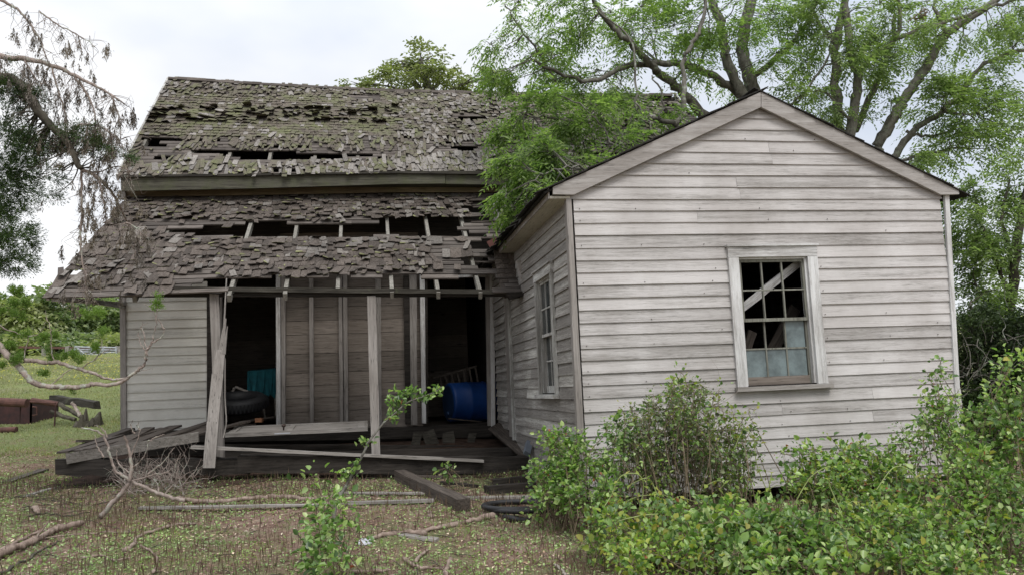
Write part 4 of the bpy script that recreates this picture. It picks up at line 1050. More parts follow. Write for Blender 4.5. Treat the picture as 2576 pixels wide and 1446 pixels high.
# --- tree A: spreading green tree behind the wing, boughs over the roof
def treeA():
    root = empty('spreading_tree', (3.5, 13.5, gh(3.5, 13.5)), 'spreading bright green tree behind the wing, its boughs lying over the shingle roof', 'tree')
    t = MB(); nodes = []
    Y = 13.5
    nodes += limb(t, [(1960, 420), (1905, 260), (1880, 180), (1870, 90), (1905, -60)], Y, .20, .12, 6)
    nodes += limb(t, [(1905, 300), (1862, 230), (1830, 150), (1815, 73), (1775, -40)], Y-.2, .16, .09, 6)
    nodes += limb(t, [(1862, 240), (1800, 195), (1740, 172), (1673, 161), (1580, 166), (1507, 200), (1420, 190), (1340, 150)], [Y, Y-.3, Y-.6, Y-1, Y-1.2, Y-1.5, Y-1.8, Y-2], .11, .03, 6)
    nodes += limb(t, [(1780, 300), (1717, 234), (1665, 190), (1629, 161), (1575, 98), (1517, 44), (1480, -30)], [Y-.5, Y-.8, Y-1, Y-1.2, Y-1.5, Y-1.6, Y-1.8], .13, .04, 6)
    nodes += limb(t, [(1697, 318), (1722, 240), (1717, 161), (1740, 110), (1765, 70), (1780, -20)], [11.2, 11.3, 11.4, 11.5, 11.6, 11.8], .06, .035, 5)
    nodes += limb(t, [(1700, 316), (1650, 302), (1600, 296), (1545, 300), (1480, 305), (1380, 300), (1320, 290)], [11.2, 11.2, 11.1, 11, 10.9, 10.8, 10.7], .055, .015, 6, .02)
    nodes += limb(t, [(1640, 384), (1600, 378), (1560, 385), (1500, 392)], [10.6, 10.5, 10.4, 10.3], .035, .012, 5)
    nodes += limb(t, [(1497, 435), (1530, 395), (1540, 370), (1520, 330), (1500, 300), (1430, 250)], [10.3, 10.3, 10.4, 10.5, 10.6, 10.6], .035, .012, 5)
    nodes += limb(t, [(1605, 290), (1600, 220), (1595, 130), (1560, 70), (1500, 20)], [11, 11.2, 11.4, 11.6, 11.7], .03, .015, 5)
    nodes += limb(t, [(1660, 300), (1668, 240), (1640, 190)], 11.1, .03, .012, 4)
    nodes += limb(t, [(1497, 440), (1440, 420), (1380, 430), (1330, 460)], [10.2, 9.8, 9.5, 9.3], .025, .01, 5)
    nodes += limb(t, [(1400, 210), (1350, 130), (1300, 60), (1270, 10)], [12, 11.8, 11.6, 11.5], .03, .012, 5)
    nodes += limb(t, [(1880, 200), (1950, 150), (2010, 90), (2050, 20), (2090, -50)], [Y, Y, Y, Y, Y], .08, .04, 5)
    nodes += limb(t, [(1600, 260), (1640, 330), (1690, 380), (1680, 400)], [10.9, 10.7, 10.5, 10.4], .02, .008, 4)
    tk = keep(t.build('trunk', M['barkg'], smooth=True), root)
    tw = MB()
    blobs = [(1290, 60, 70, 55, 12, .7, 60), (1360, 20, 90, 45, 12, .8, 110), (1270, 130, 75, 35, 11.8, .5, 80), (1340, 110, 80, 45, 12, .8, 110), (1420, 90, 85, 60, 12, .9, 170), (1500, 60, 100, 75, 12.3, 1, 260),
             (1330, 180, 75, 40, 11.8, .7, 130), (1420, 180, 85, 45, 11.8, .8, 170), (1520, 160, 90, 50, 12, .9, 190), (1600, 100, 90, 80, 12.4, 1, 260), (1640, 20, 120, 45, 12.6, 1, 260), (1720, 90, 90, 80, 12.8, 1, 250),
             (1800, 30, 110, 55, 13, 1, 280), (1830, 120, 80, 60, 12.6, 1, 200), (1930, 60, 100, 80, 13.2, 1, 260), (2020, 20, 90, 50, 13.4, 1, 160), (1900, 180, 80, 45, 13.2, 1, 150), (2000, 150, 70, 50, 13.6, 1, 90),
             (1290, 300, 60, 40, 10.9, .5, 150), (1370, 270, 60, 35, 10.9, .5, 110), (1440, 330, 65, 55, 10.6, .5, 190), (1340, 370, 70, 45, 10.3, .5, 190), (1420, 400, 70, 40, 10.2, .4, 170), (1310, 430, 55, 40, 9.8, .4, 150),
             (1350, 470, 65, 35, 9.5, .35, 160), (1300, 505, 38, 40, 9.4, .3, 120), (1500, 400, 60, 40, 10.1, .4, 120), (1480, 260, 60, 35, 10.8, .5, 90), (1620, 270, 60, 30, 11, .4, 80), (1690, 270, 55, 35, 11.3, .4, 90), (1590, 350, 70, 35, 10.6, .4, 80), (1560, 300, 60, 30, 10.8, .4, 60), (1720, 200, 60, 30, 12.5, .6, 60), (1250, 205, 40, 20, 11.7, .4, 40), (1560, 220, 80, 25, 11.9, .6, 90), (1410, 465, 45, 22, 9.7, .3, 60)]
    blobs = [(x, y, rx, ry, Y_, dy, int(n_*(.45 if (x > 1480 and y > 215) else .7 if y < 200 else .8))) for x, y, rx, ry, Y_, dy, n_ in blobs]
    C_, D_ = crown(blobs, nodes, tw, rtw=.008)
    keep(tw.build('twigs', M['barkg']), root)
    P, D, Nn = sprays(np.concatenate([C_, (C_+RNG.normal(0, .10, C_.shape))[::4]]), np.concatenate([D_, (D_+RNG.normal(0, .1, D_.shape))[::4]]), 9, .24, .35)
    keep(leaf_mesh('foliage', P, D, Nn, RNG.uniform(.055, .095, len(P)), RNG.uniform(.018, .030, len(P)), M['leafT']), root)
treeA()
def treeB():
    root = empty('tall_tree', (5.9, 13, gh(5.9, 13)), 'tall tree of several leaning trunks behind the right slope of the wing roof', 'tree')
    t = MB(); nodes = []; Y = 13.0
    L_ = lambda *a, **k: nodes.extend(limb(t, *a, **k))
    L_([(2115, 420), (2107, 312), (2100, 195), (2107, 107), (2137, -40)], Y, .15, .08, 6)
    L_([(2120, 430), (2137, 327), (2160, 210), (2137, 122), (2127, -30)], Y-.3, .14, .07, 6)
    L_([(2158, 200), (2185, 151), (2254, 98), (2262, 40), (2250, -40)], Y-.3, .07, .04, 5)
    L_([(2254, 98), (2327, 68), (2415, 44), (2520, 10), (2600, -10)], Y-.4, .05, .03, 5)
    L_([(2150, 330), (2205, 210), (2239, 122), (2250, 40)], Y+.2, .09, .04, 6)
    L_([(2180, 430), (2205, 376), (2254, 288), (2293, 225), (2342, 151), (2381, 88), (2449, 40), (2560, -30)], Y, .15, .08, 6)
    L_([(2230, 440), (2254, 391), (2293, 332), (2366, 283), (2425, 230), (2474, 161), (2600, 120)], Y, .10, .04, 5)
    L_([(2260, 430), (2278, 400), (2337, 386), (2420, 372)], Y-.2, .05, .02, 5)
    L_([(2280, 330), (2330, 345), (2400, 330), (2470, 345), (2576, 320)], Y, .04, .02, 5)
    L_([(2107, 120), (2060, 60), (2030, 0), (2010, -50)], Y, .05, .03, 5); L_([(2137, 300), (2080, 240), (2040, 230), (2000, 260)], Y-.4, .035, .015, 5)
    L_([(1930, 330), (1985, 265), (2030, 230), (2080, 150), (2095, 90)], Y-.4, .04, .02, 5)
    L_([(2370, 280), (2440, 290), (2500, 260), (2570, 230)], Y-.2, .03, .015, 4); L_([(2380, 90), (2350, 20), (2370, -40)], Y-.2, .05, .03, 4)
    keep(t.build('trunk', M['barkt'], smooth=True), root)
    tw = MB()
    blobs = [(2080, 100, 80, 70, 12.8, .9, 190), (2180, 60, 90, 65, 12.8, .9, 260), (2140, 160, 70, 50, 12.6, .8, 130), (2280, 40, 90, 55, 12.8, .8, 220), (2250, 140, 70, 45, 12.6, .8, 130), (2330, 110, 60, 40, 12.6, .8, 90),
             (2390, 30, 90, 35, 13, .8, 130), (2320, 220, 60, 40, 13, .7, 90), (2390, 270, 90, 50, 12.8, .8, 260), (2440, 330, 90, 50, 12.8, .8, 260), (2380, 370, 90, 30, 12.7, .7, 140), (2460, 250, 70, 40, 12.9, .7, 130),
             (2500, 180, 70, 40, 13, .8, 110), (2530, 80, 60, 60, 13, .8, 110), (2560, 130, 50, 50, 13, .8, 80), (2080, 220, 50, 30, 12.6, .7, 60), (2060, 290, 60, 30, 12.9, .7, 80), (2020, 250, 60, 35, 12.9, .7, 80), (2210, 260, 50, 40, 12.9, .7, 60), (2330, 400, 50, 20, 12.6, .5, 70), (2560, 290, 60, 40, 13, .8, 90), (2480, 390, 40, 20, 12.7, .6, 40), (2190, 180, 50, 30, 12.7, .6, 60), (1990, 60, 60, 60, 13, .9, 120), (2530, 20, 60, 30, 13, .8, 80), (2450, 110, 50, 35, 13, .8, 60)]
    blobs = [(x, y, rx, ry, Y_, dy, int(n_*.95)) for x, y, rx, ry, Y_, dy, n_ in blobs]
    C_, D_ = crown(blobs, nodes, tw, rtw=.008)
    keep(tw.build('twigs', M['barkt']), root)
    P, D, Nn = sprays(np.concatenate([C_, (C_+RNG.normal(0, .12, C_.shape))[::3]]), np.concatenate([D_, (D_+RNG.normal(0, .1, D_.shape))[::3]]), 8, .24, .3)
    keep(leaf_mesh('foliage', P, D, Nn, RNG.uniform(.055, .09, len(P)), RNG.uniform(.02, .034, len(P)), M['leafR']), root)
    o = MB(); o.tube(smooth_line([W(2318, 40, Y-.4)+RNG.normal(0, .06, 3) for _ in range(30)], 3), .008, 3); tag(o.build('bird_nest', M['straw']), 'small dark nest high in the tall tree', 'nest')
treeB()
# right edge trees / thicket
def treeC():
    root = empty('edge_tree', (8.2, 11.5, gh(8.2, 11.5)), 'dark leafy tree at the right frame edge beside the wing', 'tree'); Y = 11.5
    t = MB(); nodes = []; L_ = lambda *a, **k: nodes.extend(limb(t, *a, **k))
    L_([(2530, 1150), (2535, 950), (2545, 750), (2560, 600), (2610, 400)], Y, .13, .07, 6)
    L_([(2545, 760), (2500, 650), (2470, 560), (2450, 480)], Y, .05, .02, 5); L_([(2540, 850), (2490, 780), (2450, 700)], Y, .04, .015, 5); L_([(2550, 650), (2520, 560), (2540, 450)], Y, .05, .02, 5)
    L_([(2500, 1150), (2470, 980), (2450, 850), (2440, 760)], Y-.5, .05, .02, 5); L_([(2430, 1100), (2450, 950), (2500, 850), (2520, 790)], Y-.8, .03, .012, 5)
    keep(t.build('trunk', M['barkd'], smooth=True), root); tw = MB()
    blobs = [(2450, 500, 55, 35, Y, .6, 90), (2530, 480, 60, 40, Y, .7, 120), (2440, 570, 50, 45, Y, .6, 110), (2520, 570, 60, 50, Y, .7, 150), (2450, 650, 50, 40, Y, .6, 120), (2530, 670, 60, 50, Y, .7, 140), (2460, 730, 55, 40, Y, .6, 120), (2540, 400, 50, 40, Y, .6, 60), (2540, 760, 50, 50, Y, .7, 120)]
    C_, D_ = crown(blobs, nodes, tw, rtw=.006); keep(tw.build('twigs', M['barkd']), root)
    P, D, Nn = sprays(np.concatenate([C_, C_+RNG.normal(0, .12, C_.shape)]), np.concatenate([D_, D_+RNG.normal(0, .1, D_.shape)]), 8, .20, .25); keep(leaf_mesh('foliage', P, D, Nn, RNG.uniform(.045, .075, len(P)), RNG.uniform(.022, .035, len(P)), M['leafR']), root)
treeC()
def thicket():
    root = empty('vine_thicket', (6.9, 10.5, gh(6.9, 10.5)), 'dark tangled thicket filling the gap right of the wing corner', 'thicket'); Y = 10.8
    tw = MB(); nodes = [W(2480, 1100, Y), W(2540, 1100, Y)]; blobs = []
    for x, y in ((2450, 820), (2520, 830), (2450, 900), (2530, 910), (2450, 980), (2520, 990), (2460, 1060), (2540, 1070), (2580, 850), (2590, 1000), (2440, 1130), (2520, 1150), (2600, 1100)):
        blobs.append((x, y, 50, 45, Y, .6, 150))
    C_, D_ = crown(blobs, nodes, tw, rtw=.006, frac=.8)
    for i in range(160):
        p = W(RNG.uniform(2425, 2600), RNG.uniform(830, 1150), Y-.5+RNG.uniform(-.3, .6)); twig(tw, p, p+RNG.normal(0, .35, 3)*[1, .4, 1], .007, .3)
    keep(tw.build('stems', M['barkg']), root)
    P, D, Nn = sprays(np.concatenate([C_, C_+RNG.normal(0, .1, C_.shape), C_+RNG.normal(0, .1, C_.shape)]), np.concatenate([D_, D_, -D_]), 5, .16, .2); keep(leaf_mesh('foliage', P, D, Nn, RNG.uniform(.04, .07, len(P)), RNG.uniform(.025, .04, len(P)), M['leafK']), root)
thicket()
# background oak beyond the ridge
def oak(name, label, blobs, Y, trunkpx, m_, cat='tree', group=None, ls=(.12, .2), nl=6, sl_=.35, base=None):
    tx = W(trunkpx[0][0], trunkpx[0][1], Y); root = empty(name, (tx[0], Y, gh(tx[0], Y)), label, cat, group)
    t = MB(); pts3 = [np.array([tx[0], Y, gh(tx[0], Y)-.3])]+[W(x, y, Y) for x, y in trunkpx[1:]]
    P = smooth_line(pts3, 5, .02); k = len(P); t.tube(P, [.30-.22*i/(k-1) for i in range(k)], 7, rough=.1); nodes = list(P)
    for b in blobs[:6]:
        j = P[int(k*.6)]; nodes += twig(t, j, W(b[0], b[1], Y), .09, .1, 5, 4)
    keep(t.build('trunk', M['barkg'], smooth=True), root); tw = MB()
    C_, D_ = crown(blobs, nodes, tw, rtw=.02, maxd=5, frac=.15); keep(tw.build('limbs', M['barkg']), root)
    P, D, Nn = sprays(C_, D_, nl, sl_, .2); keep(leaf_mesh('crown', P, D, Nn, RNG.uniform(*ls, len(P)), RNG.uniform(ls[0]*.5, ls[1]*.55, len(P)), m_), root)
Y = 26
oak('background_oak', 'pale grey green oak crown showing above the middle of the roof ridge', [(1010, 155, 50, 25, Y, 1, 120), (1075, 150, 45, 25, Y, 1, 110), (1020, 195, 65, 25, Y, 1, 150), (1110, 190, 65, 28, Y, 1, 160), (1170, 210, 40, 20, Y, 1, 80), (960, 215, 45, 15, Y, 1, 70), (1060, 225, 90, 20, Y, 1, 120), (885, 216, 14, 7, Y, .5, 14), (1250, 215, 45, 22, Y, 1, 90), (1240, 185, 20, 15, Y, 1, 12)], Y, [(1080, 700), (1085, 400), (1075, 230), (1060, 150)], M['leafO'], ls=(.10, .18))
# tree line across the field
kinds = [('dense dark green tree in the tree line behind the far fence', 'farleaf'), ('yellow green tree in the tree line behind the far fence', 'fargreen')]
tl = [(-40, 800, 90, 60, 56, 1, 0), (35, 775, 70, 50, 52, .8, 1), (90, 800, 60, 48, 58, 1, 0), (150, 785, 55, 55, 54, 1, 0), (205, 800, 50, 50, 60, 1, 1), (250, 775, 55, 60, 57, 1, 0), (300, 790, 50, 62, 62, 1, 0), (20, 850, 80, 30, 50, .8, 0), (120, 850, 70, 30, 50, .8, 1), (200, 850, 70, 26, 51, .8, 0), (280, 850, 60, 30, 52, .8, 1), (360, 800, 60, 60, 60, 1, 0)]
tlab = ['dark tree cut by the left frame edge behind the far fence', 'tallest yellow green tree above the juniper branch tips', 'dark crown behind the top pipe rail of the far fence', 'rounded dark crown above the field gate fence posts', 'pale crown just above the field gate', 'high dark crown near the house corner behind the gate', 'dark crown partly hidden by the house corner', 'low bushy crown behind the pipe rail at far left', 'low yellow green bush behind the pipe rail', 'low bush directly behind the field gate', 'low pale bush between the gate and the house corner', 'crown hidden behind the porch corner']
for i, (x, y, rx, ry, Y_, _, kd) in enumerate(tl):
    y += (6 if i % 3 == 0 else 20 if i % 3 == 1 else 12); ry *= (1, .7, .85)[i % 3]
    bl = [(x+random.uniform(-.6, .6)*rx, y+random.uniform(-.5, .7)*ry, rx*.6, ry*.55, Y_, 2, 130) for _ in range(6)]
    oak('distant_tree', tlab[i], bl, Y_, [(x, 880), (x+3, y+ry*.5), (x, y)], M[kinds[kd][1]], group='trees beyond the far fence', ls=(.28, .5), nl=5, sl_=.9)

# --- juniper at left
def tuft(mbpos, centers, dirs, per, ln, spread):
    c = np.repeat(centers, per, 0); d = np.repeat(dirs, per, 0); d = d/np.linalg.norm(d, axis=1, keepdims=True)
    dd_ = d+RNG.normal(0, spread, c.shape); dd_ /= np.linalg.norm(dd_, axis=1, keepdims=True)
    return c+dd_*RNG.uniform(0, 1, (len(c), 1))*ln, dd_
def juniper():
    YJ = 6.8
    root = empty('juniper_tree', (-5.2, 6.6, gh(-5.2, 6.6)), 'half dead juniper at the left edge with dark tufts and drooping brown twigs', 'tree')
    t = MB(); nodes = []; L_ = lambda *a, **k: nodes.extend(limb(t, *a, **k))
    L_([(-330, 1400), (-320, 900), (-280, 500), (-250, 100), (-200, -100)], YJ, .16, .09, 7)
    L_([(-280, 500), (-150, 340), (-40, 220), (30, 200), (75, 250), (120, 310), (160, 345), (185, 390), (205, 425)], [YJ]*4+[YJ-.1]*5, .06, .022, 6, .006)
    dead = MB(); dn = []
    def DL_(pix, r0_, r1_, Yv=YJ, store=True):
        P = limb(dead, pix, Yv, r0_, r1_, 6, .004, 5)
        if store: dn.extend(P)
        return P
    DL_([(-260, 60), (-120, 90), (0, 142), (70, 150), (130, 165), (185, 190), (235, 215), (280, 240), (312, 262)], .035, .005)
    DL_([(-250, -80), (-60, -20), (20, 10), (60, 40), (100, 100), (120, 160)], .02, .004); DL_([(185, 190), (220, 240), (240, 300), (236, 380)], .012, .004)
    DL_([(280, 240), (300, 300), (305, 350)], .008, .003); DL_([(205, 425), (250, 450), (290, 500), (318, 560), (340, 640)], .018, .005, [YJ, YJ, YJ+.3, YJ+.6, YJ+.8])
    DL_([(205, 425), (205, 520), (203, 620), (215, 700), (218, 760)], .012, .004); DL_([(250, 450), (262, 520), (270, 560)], .007, .003)
    DL_([(160, 345), (200, 315), (250, 320), (290, 345), (310, 370)], .010, .004); DL_([(130, 165), (150, 240), (165, 300), (160, 350)], .010, .004)
    DL_([(60, 150), (90, 200), (120, 215)], .008, .003); DL_([(318, 560), (345, 575), (360, 590)], .007, .003); DL_([(230, 440), (290, 420), (330, 430)], .007, .003)
    DL_([(100, 30), (140, 60), (200, 90), (240, 120)], .008, .003)
    dn = np.array(dn)
    # fine drooping twigs with brown clusters
    cs = []; ds = []
    for i in range(620):
        p = dn[RNG.integers(len(dn))]; q = p+np.array([RNG.normal(0, .10), RNG.normal(0, .1), -abs(RNG.normal(.14, .10))+.02])
        twig(dead, p, q, .0026, .5, 3, 2)
        if RNG.random() < .42:
            for k in range(RNG.integers(1, 4)):
                cs.append(q+[RNG.normal(0, .008), RNG.normal(0, .008), -.03*k]); ds.append([RNG.normal(0, .15), RNG.normal(0, .15), -1])
    keep(dead.build('dead_branches', M['deadb'], smooth=True), root)
    pos, dd_ = tuft(None, np.array(cs), np.array(ds), 46, .085, .16)
    keep(leaf_mesh('dead_needles', pos, dd_, unit(len(pos)), RNG.uniform(.014, .030, len(pos)), .0065, M['browntuft']), root)
    cl = []; cdir = []
    for (x, y, rx, ry, n) in ((20, 230, 50, 40, 45), (60, 235, 40, 25, 25), (20, 340, 45, 50, 62), (75, 370, 45, 40, 40), (140, 350, 30, 24, 16), (200, 355, 40, 22, 26), (215, 335, 30, 16, 14), (262, 370, 28, 12, 12), (290, 385, 20, 10, 8), (20, 460, 50, 45, 64), (50, 420, 40, 34, 32), (130, 440, 20, 14, 7), (110, 480, 20, 16, 12), (10, 560, 45, 55, 64), (45, 600, 34, 26, 26), (20, 640, 45, 35, 45), (-40, 500, 45, 180, 110), (40, 665, 30, 14, 16)):
        c = W(x, y, YJ); sc = YJ/FPX
        for k in range(n):
            o_ = RNG.normal(0, .45, 3)*[rx*sc, .22, ry*sc]; q = c+o_; cl.append(q); v_ = o_/(np.linalg.norm(o_)+.01)+[.6, RNG.normal(0, .3), RNG.uniform(-.6, .5)]; cdir.append(v_)
            if RNG.random() < .35:
                j = ((np.array(nodes)-q)**2).sum(1).argmin()
                if np.linalg.norm(nodes[j]-q) < .6: twig(t, nodes[j], q, .006, .3, 4, 2)
    keep(t.build('trunk', M['barkd'], smooth=True), root)
    pos, dd_ = tuft(None, np.array(cl), np.array(cdir), 110, .11, .45)
    keep(leaf_mesh('foliage', pos, dd_, unit(len(pos)), RNG.uniform(.012, .028, len(pos)), .006, M['jun']), root)
    o = MB(); c = W(150, 418, YJ)
    for _ in range(26): o.tube(smooth_line([c+RNG.normal(0, 1, 3)*[.035, .03, .022] for _ in range(4)], 3), .0018, 3)
    tag(o.build('twig_nest', M['straw']), 'tangled grey twig nest on the dead juniper bough', 'nest')
    # low living branch reaching in front of the house corner
    lb = empty('juniper_branch', W(-60, 800, 6.6), 'long low lichened juniper branch reaching in front of the house corner', 'branch')
    b_ = MB(); nb = []
    def LB(pix, r0_, r1_): nb.extend(limb(b_, pix, 6.5, r0_, r1_, 7, .0035, 7))
    LB([(-120, 760), (-40, 830), (0, 872), (30, 905), (50, 925), (75, 955), (100, 968), (150, 973), (200, 972), (240, 965), (280, 967), (315, 955), (340, 935), (360, 920), (368, 900)], .031, .009)
    LB([(60, 905), (100, 910), (150, 913), (195, 925), (240, 940), (270, 952), (320, 952)], .019, .008)
    LB([(366, 905), (368, 880), (385, 862), (405, 848), (413, 830), (405, 812), (396, 800)], .008, .003); LB([(372, 895), (366, 865), (362, 840), (355, 822), (360, 808)], .005, .002); LB([(372, 880), (385, 850), (392, 820), (394, 780)], .006, .003)
    LB([(392, 800), (386, 778), (370, 768), (362, 764)], .003, .0015); LB([(394, 782), (396, 762), (400, 748)], .003, .0015); LB([(365, 880), (352, 862), (348, 840), (356, 820), (372, 812)], .004, .0015)
    LB([(340, 935), (365, 930), (385, 925)], .003, .001); LB([(200, 930), (235, 905), (262, 885), (282, 875)], .005, .002); LB([(240, 905), (255, 870), (250, 840)], .004, .002); LB([(137, 912), (130, 880), (128, 835), (118, 800)], .005, .002); LB([(125, 970), (160, 940), (190, 925)], .005, .003)
    LB([(-60, 780), (0, 820), (45, 838), (62, 842)], .006, .002); LB([(60, 905), (70, 850), (95, 840), (115, 810), (115, 780)], .004, .0015)
    keep(b_.build('bough', M['deadb'], smooth=True), lb)
    cl = []; cdir = []
    for (x, y, rx, ry, n) in ((55, 755, 42, 32, 34), (60, 800, 22, 18, 10), (35, 740, 30, 20, 9), (20, 880, 18, 20, 14), (50, 905, 22, 16, 14), (15, 930, 20, 14, 8), (215, 792, 18, 12, 7), (248, 796, 20, 12, 8), (257, 835, 12, 16, 6), (245, 878, 15, 18, 8), (215, 905, 12, 12, 6), (125, 870, 20, 28, 16), (135, 900, 15, 12, 7), (168, 905, 14, 12, 6), (185, 895, 12, 12, 5), (395, 757, 12, 14, 7), (398, 785, 10, 8, 3), (105, 945, 20, 8, 5), (170, 985, 10, 6, 3), (40, 850, 18, 14, 8)):
        c = W(x, y, 6.5); sc = 6.5/FPX
        sub = RNG.normal(0, .5, (max(2, n//5), 3))*[rx*sc, .07, ry*sc]
        for k in range(int(n*1.6)):
            o_ = sub[RNG.integers(len(sub))]+RNG.normal(0, .014, 3); cl.append(c+o_); cdir.append(RNG.normal(0, .3, 3)+[0, 0, .8])
    pos, dd_ = tuft(None, np.array(cl), np.array(cdir), 60, .045, .45)
    keep(leaf_mesh('foliage', pos, dd_, unit(len(pos)), RNG.uniform(.010, .022, len(pos)), .0055, M['junb']), lb)
juniper()

# --- dead branches on the ground
def grow(mb, p, d, L, r, lev, spread=.6, grav=0, nb=3, sides=5):
    p = np.array(p, float); d = np.array(d, float)/np.linalg.norm(d); pts_ = [p]; n = 4
    for k in range(n):
        d = d+RNG.normal(0, .20, 3)+[0, 0, grav]; d /= np.linalg.norm(d); p = p+d*L/n; p[2] = max(p[2], gh(p[0], p[1])+.01); pts_.append(p)
    mb.tube(pts_, [r*(1-.55*i/n) for i in range(n+1)], sides, rough=.1, cap=False)
    if lev > 0:
        for b in range(nb):
            i = RNG.integers(1, n+1); dd_ = d+RNG.normal(0, spread, 3); grow(mb, pts_[i], dd_, L*RNG.uniform(.5, .8), r*.5, lev-1, spread, grav, nb, max(3, sides-1))
def gpx(pix, hs):
    return [gp(x, y, h_) if h_ < .02 else None for (x, y), h_ in zip(pix, hs)]
def at_depth(x, y, base):
    """point on the pixel ray at the depth of a base point on the ground"""
    return W(x, y, base[1])
def brush():
    base = gp(255, 1300, .02); root = empty('dead_branch', base, 'bleached forked dead branch with upright twigs left of the porch', 'branch'); mb = MB()
    b1_ = base
    def ln(pix, r0_, r1_, dy=0): return limb(mb, pix, b1_[1]+dy, r0_, r1_, 6, .004, 6)
    ln([(252, 1300), (285, 1262), (310, 1235), (328, 1200), (330, 1160), (322, 1120), (312, 1095)], .024, .010)
    P = ln([(465, 1258), (420, 1250), (370, 1228), (330, 1208), (290, 1180), (275, 1140), (262, 1100), (240, 1082), (205, 1075)], .020, .007, .25)
    mb2 = [((328, 1150), (345, 1110), (352, 1080)), ((326, 1180), (348, 1165), (368, 1135), (372, 1110)), ((330, 1190), (300, 1165), (292, 1130)), ((270, 1100), (262, 1082), (250, 1075), (238, 1068)), ((340, 1090), (330, 1075), (335, 1055)), ((262, 1150), (245, 1120), (240, 1090)), ((330, 1210), (380, 1195), (430, 1180), (455, 1140)), ((370, 1195), (410, 1160), (440, 1125)), ((352, 1080), (345, 1068), (352, 1060)), ((372, 1110), (400, 1095), (415, 1092))]
    for s_ in mb2: ln(list(s_), .008, .002)
    for i in range(62):
        x = RNG.uniform(300, 470); q = gp(x, RNG.uniform(1200, 1245), .04); grow(mb, q, [RNG.normal(0, .8), RNG.normal(0, .4), 1], RNG.uniform(.14, .34), .0062, 2, .8, -.05, 3, 4)
    keep(mb.build('limbs', M['deadb'], smooth=True), root)
    cs = [gp(RNG.uniform(330, 480), RNG.uniform(1200, 1240), .03) for _ in range(60)]; cd_ = RNG.normal(0, 1, (60, 3))
    pos, dd_ = tuft(None, np.array(cs), cd_, 25, .12, .8); keep(leaf_mesh('dead_needles', pos, dd_, unit(len(pos)), RNG.uniform(.02, .04, len(pos)), .005, M['browntuft']), root)
brush()
def glog(name, pix, r0_, r1_, label, cat='branch', m_='log', h_=.02, n=6, jit=.004):
    P = smooth_line([gp(x, y, h_) for x, y in pix], n, jit); k = len(P); mb = MB()
    rr = [(r0_+(r1_-r0_)*i/(k-1))*random.uniform(.72, 1.12) for i in range(k)]; rr[0] *= .5; rr[-1] *= .35
    mb.tube(P, rr, 8, rough=.28)
    for _ in range(max(1, k//9)):
        i = random.randrange(1, k-1); grow(mb, P[i], P[i]-P[i-1]+RNG.normal(0, .05, 3)+[0, 0, .02], random.uniform(.05, .16), rr[i]*.4, 0)
    return tag(mb.build(name, M[m_], smooth=True), label, cat)
glog('fallen_log', [(-20, 1400), (50, 1372), (100, 1352), (140, 1330), (175, 1322), (212, 1312)], .032, .024, 'thick weathered log on the grass at lower left', 'log', h_=.04)
glog('fallen_branch', [(440, 1252), (520, 1262), (600, 1255), (700, 1248), (780, 1255), (822, 1258)], .022, .030, 'long pinkish branch lying across the ground left of the sapling', h_=.025)
glog('fallen_branch', [(810, 1250), (828, 1262), (818, 1278)], .028, .02, 'broken stub at the right end of the long pinkish branch', h_=.03)
glog('fallen_branch', [(1255, 1292), (1200, 1305), (1140, 1318), (1080, 1330), (1060, 1334)], .026, .014, 'grey branch running from the hose coil toward the sapling')
glog('fallen_branch', [(1075, 1342), (1020, 1338), (960, 1345), (925, 1358)], .024, .012, 'second grey branch just below the one from the hose coil')
glog('fallen_branch', [(495, 1315), (440, 1320), (400, 1330), (350, 1348), (335, 1370), (310, 1385)], .010, .020, 'thin bent branch curling on the grass at lower left')
glog('fallen_branch', [(0, 1385), (40, 1362), (90, 1340), (120, 1330)], .016, .008, 'thin branch beside the thick weathered log')
glog('fallen_branch', [(1015, 1400), (1040, 1420), (1070, 1428), (1120, 1425)], .018, .010, 'short forked branch at the bottom of the frame centre')
glog('fallen_branch', [(1075, 1382), (1055, 1400), (1045, 1412)], .010, .014, 'upper prong of the forked branch at the bottom centre')
glog('fallen_branch', [(1135, 1400), (1125, 1425), (1120, 1450)], .014, .018, 'pale stick pointing down at the bottom edge, right of the forked branch')
glog('fallen_branch', [(860, 1438), (920, 1436), (980, 1433)], .012, .014, 'stick along the bottom frame edge below the sapling')
glog('fallen_branch', [(0, 1440), (60, 1410), (110, 1380), (150, 1360)], .014, .006, 'dark thin stick below the thick weathered log', m_='barkd')
glog('fallen_branch', [(110, 1352), (180, 1345), (260, 1338), (340, 1336)], .008, .005, 'slender twig right of the thick weathered log')
glog('fallen_branch', [(1395, 1418), (1410, 1430), (1425, 1450)], .010, .012, 'pale stick at the bottom edge beside the shrubs', m_='twig')
glog('fallen_branch', [(205, 1405), (250, 1395), (290, 1408), (330, 1400)], .010, .006, 'thin crooked twig near the bottom left, below the curling branch')
glog('fallen_branch', [(385, 1440), (395, 1415), (380, 1385), (350, 1372)], .012, .008, 'hooked stick at the bottom edge below the curling branch')
glog('fallen_branch', [(60, 1300), (110, 1290), (170, 1296), (230, 1285)], .008, .005, 'slim dark twig between the thick weathered log and the dead branch', m_='barkd')
glog('bark_piece', [(1078, 1285), (1085, 1300)], .020, .022, 'short grey bark piece left of the square timber end', 'bark')
glog('bark_piece', [(88, 1275), (96, 1290)], .022, .024, 'short stub of wood standing in the grass at left', 'bark')

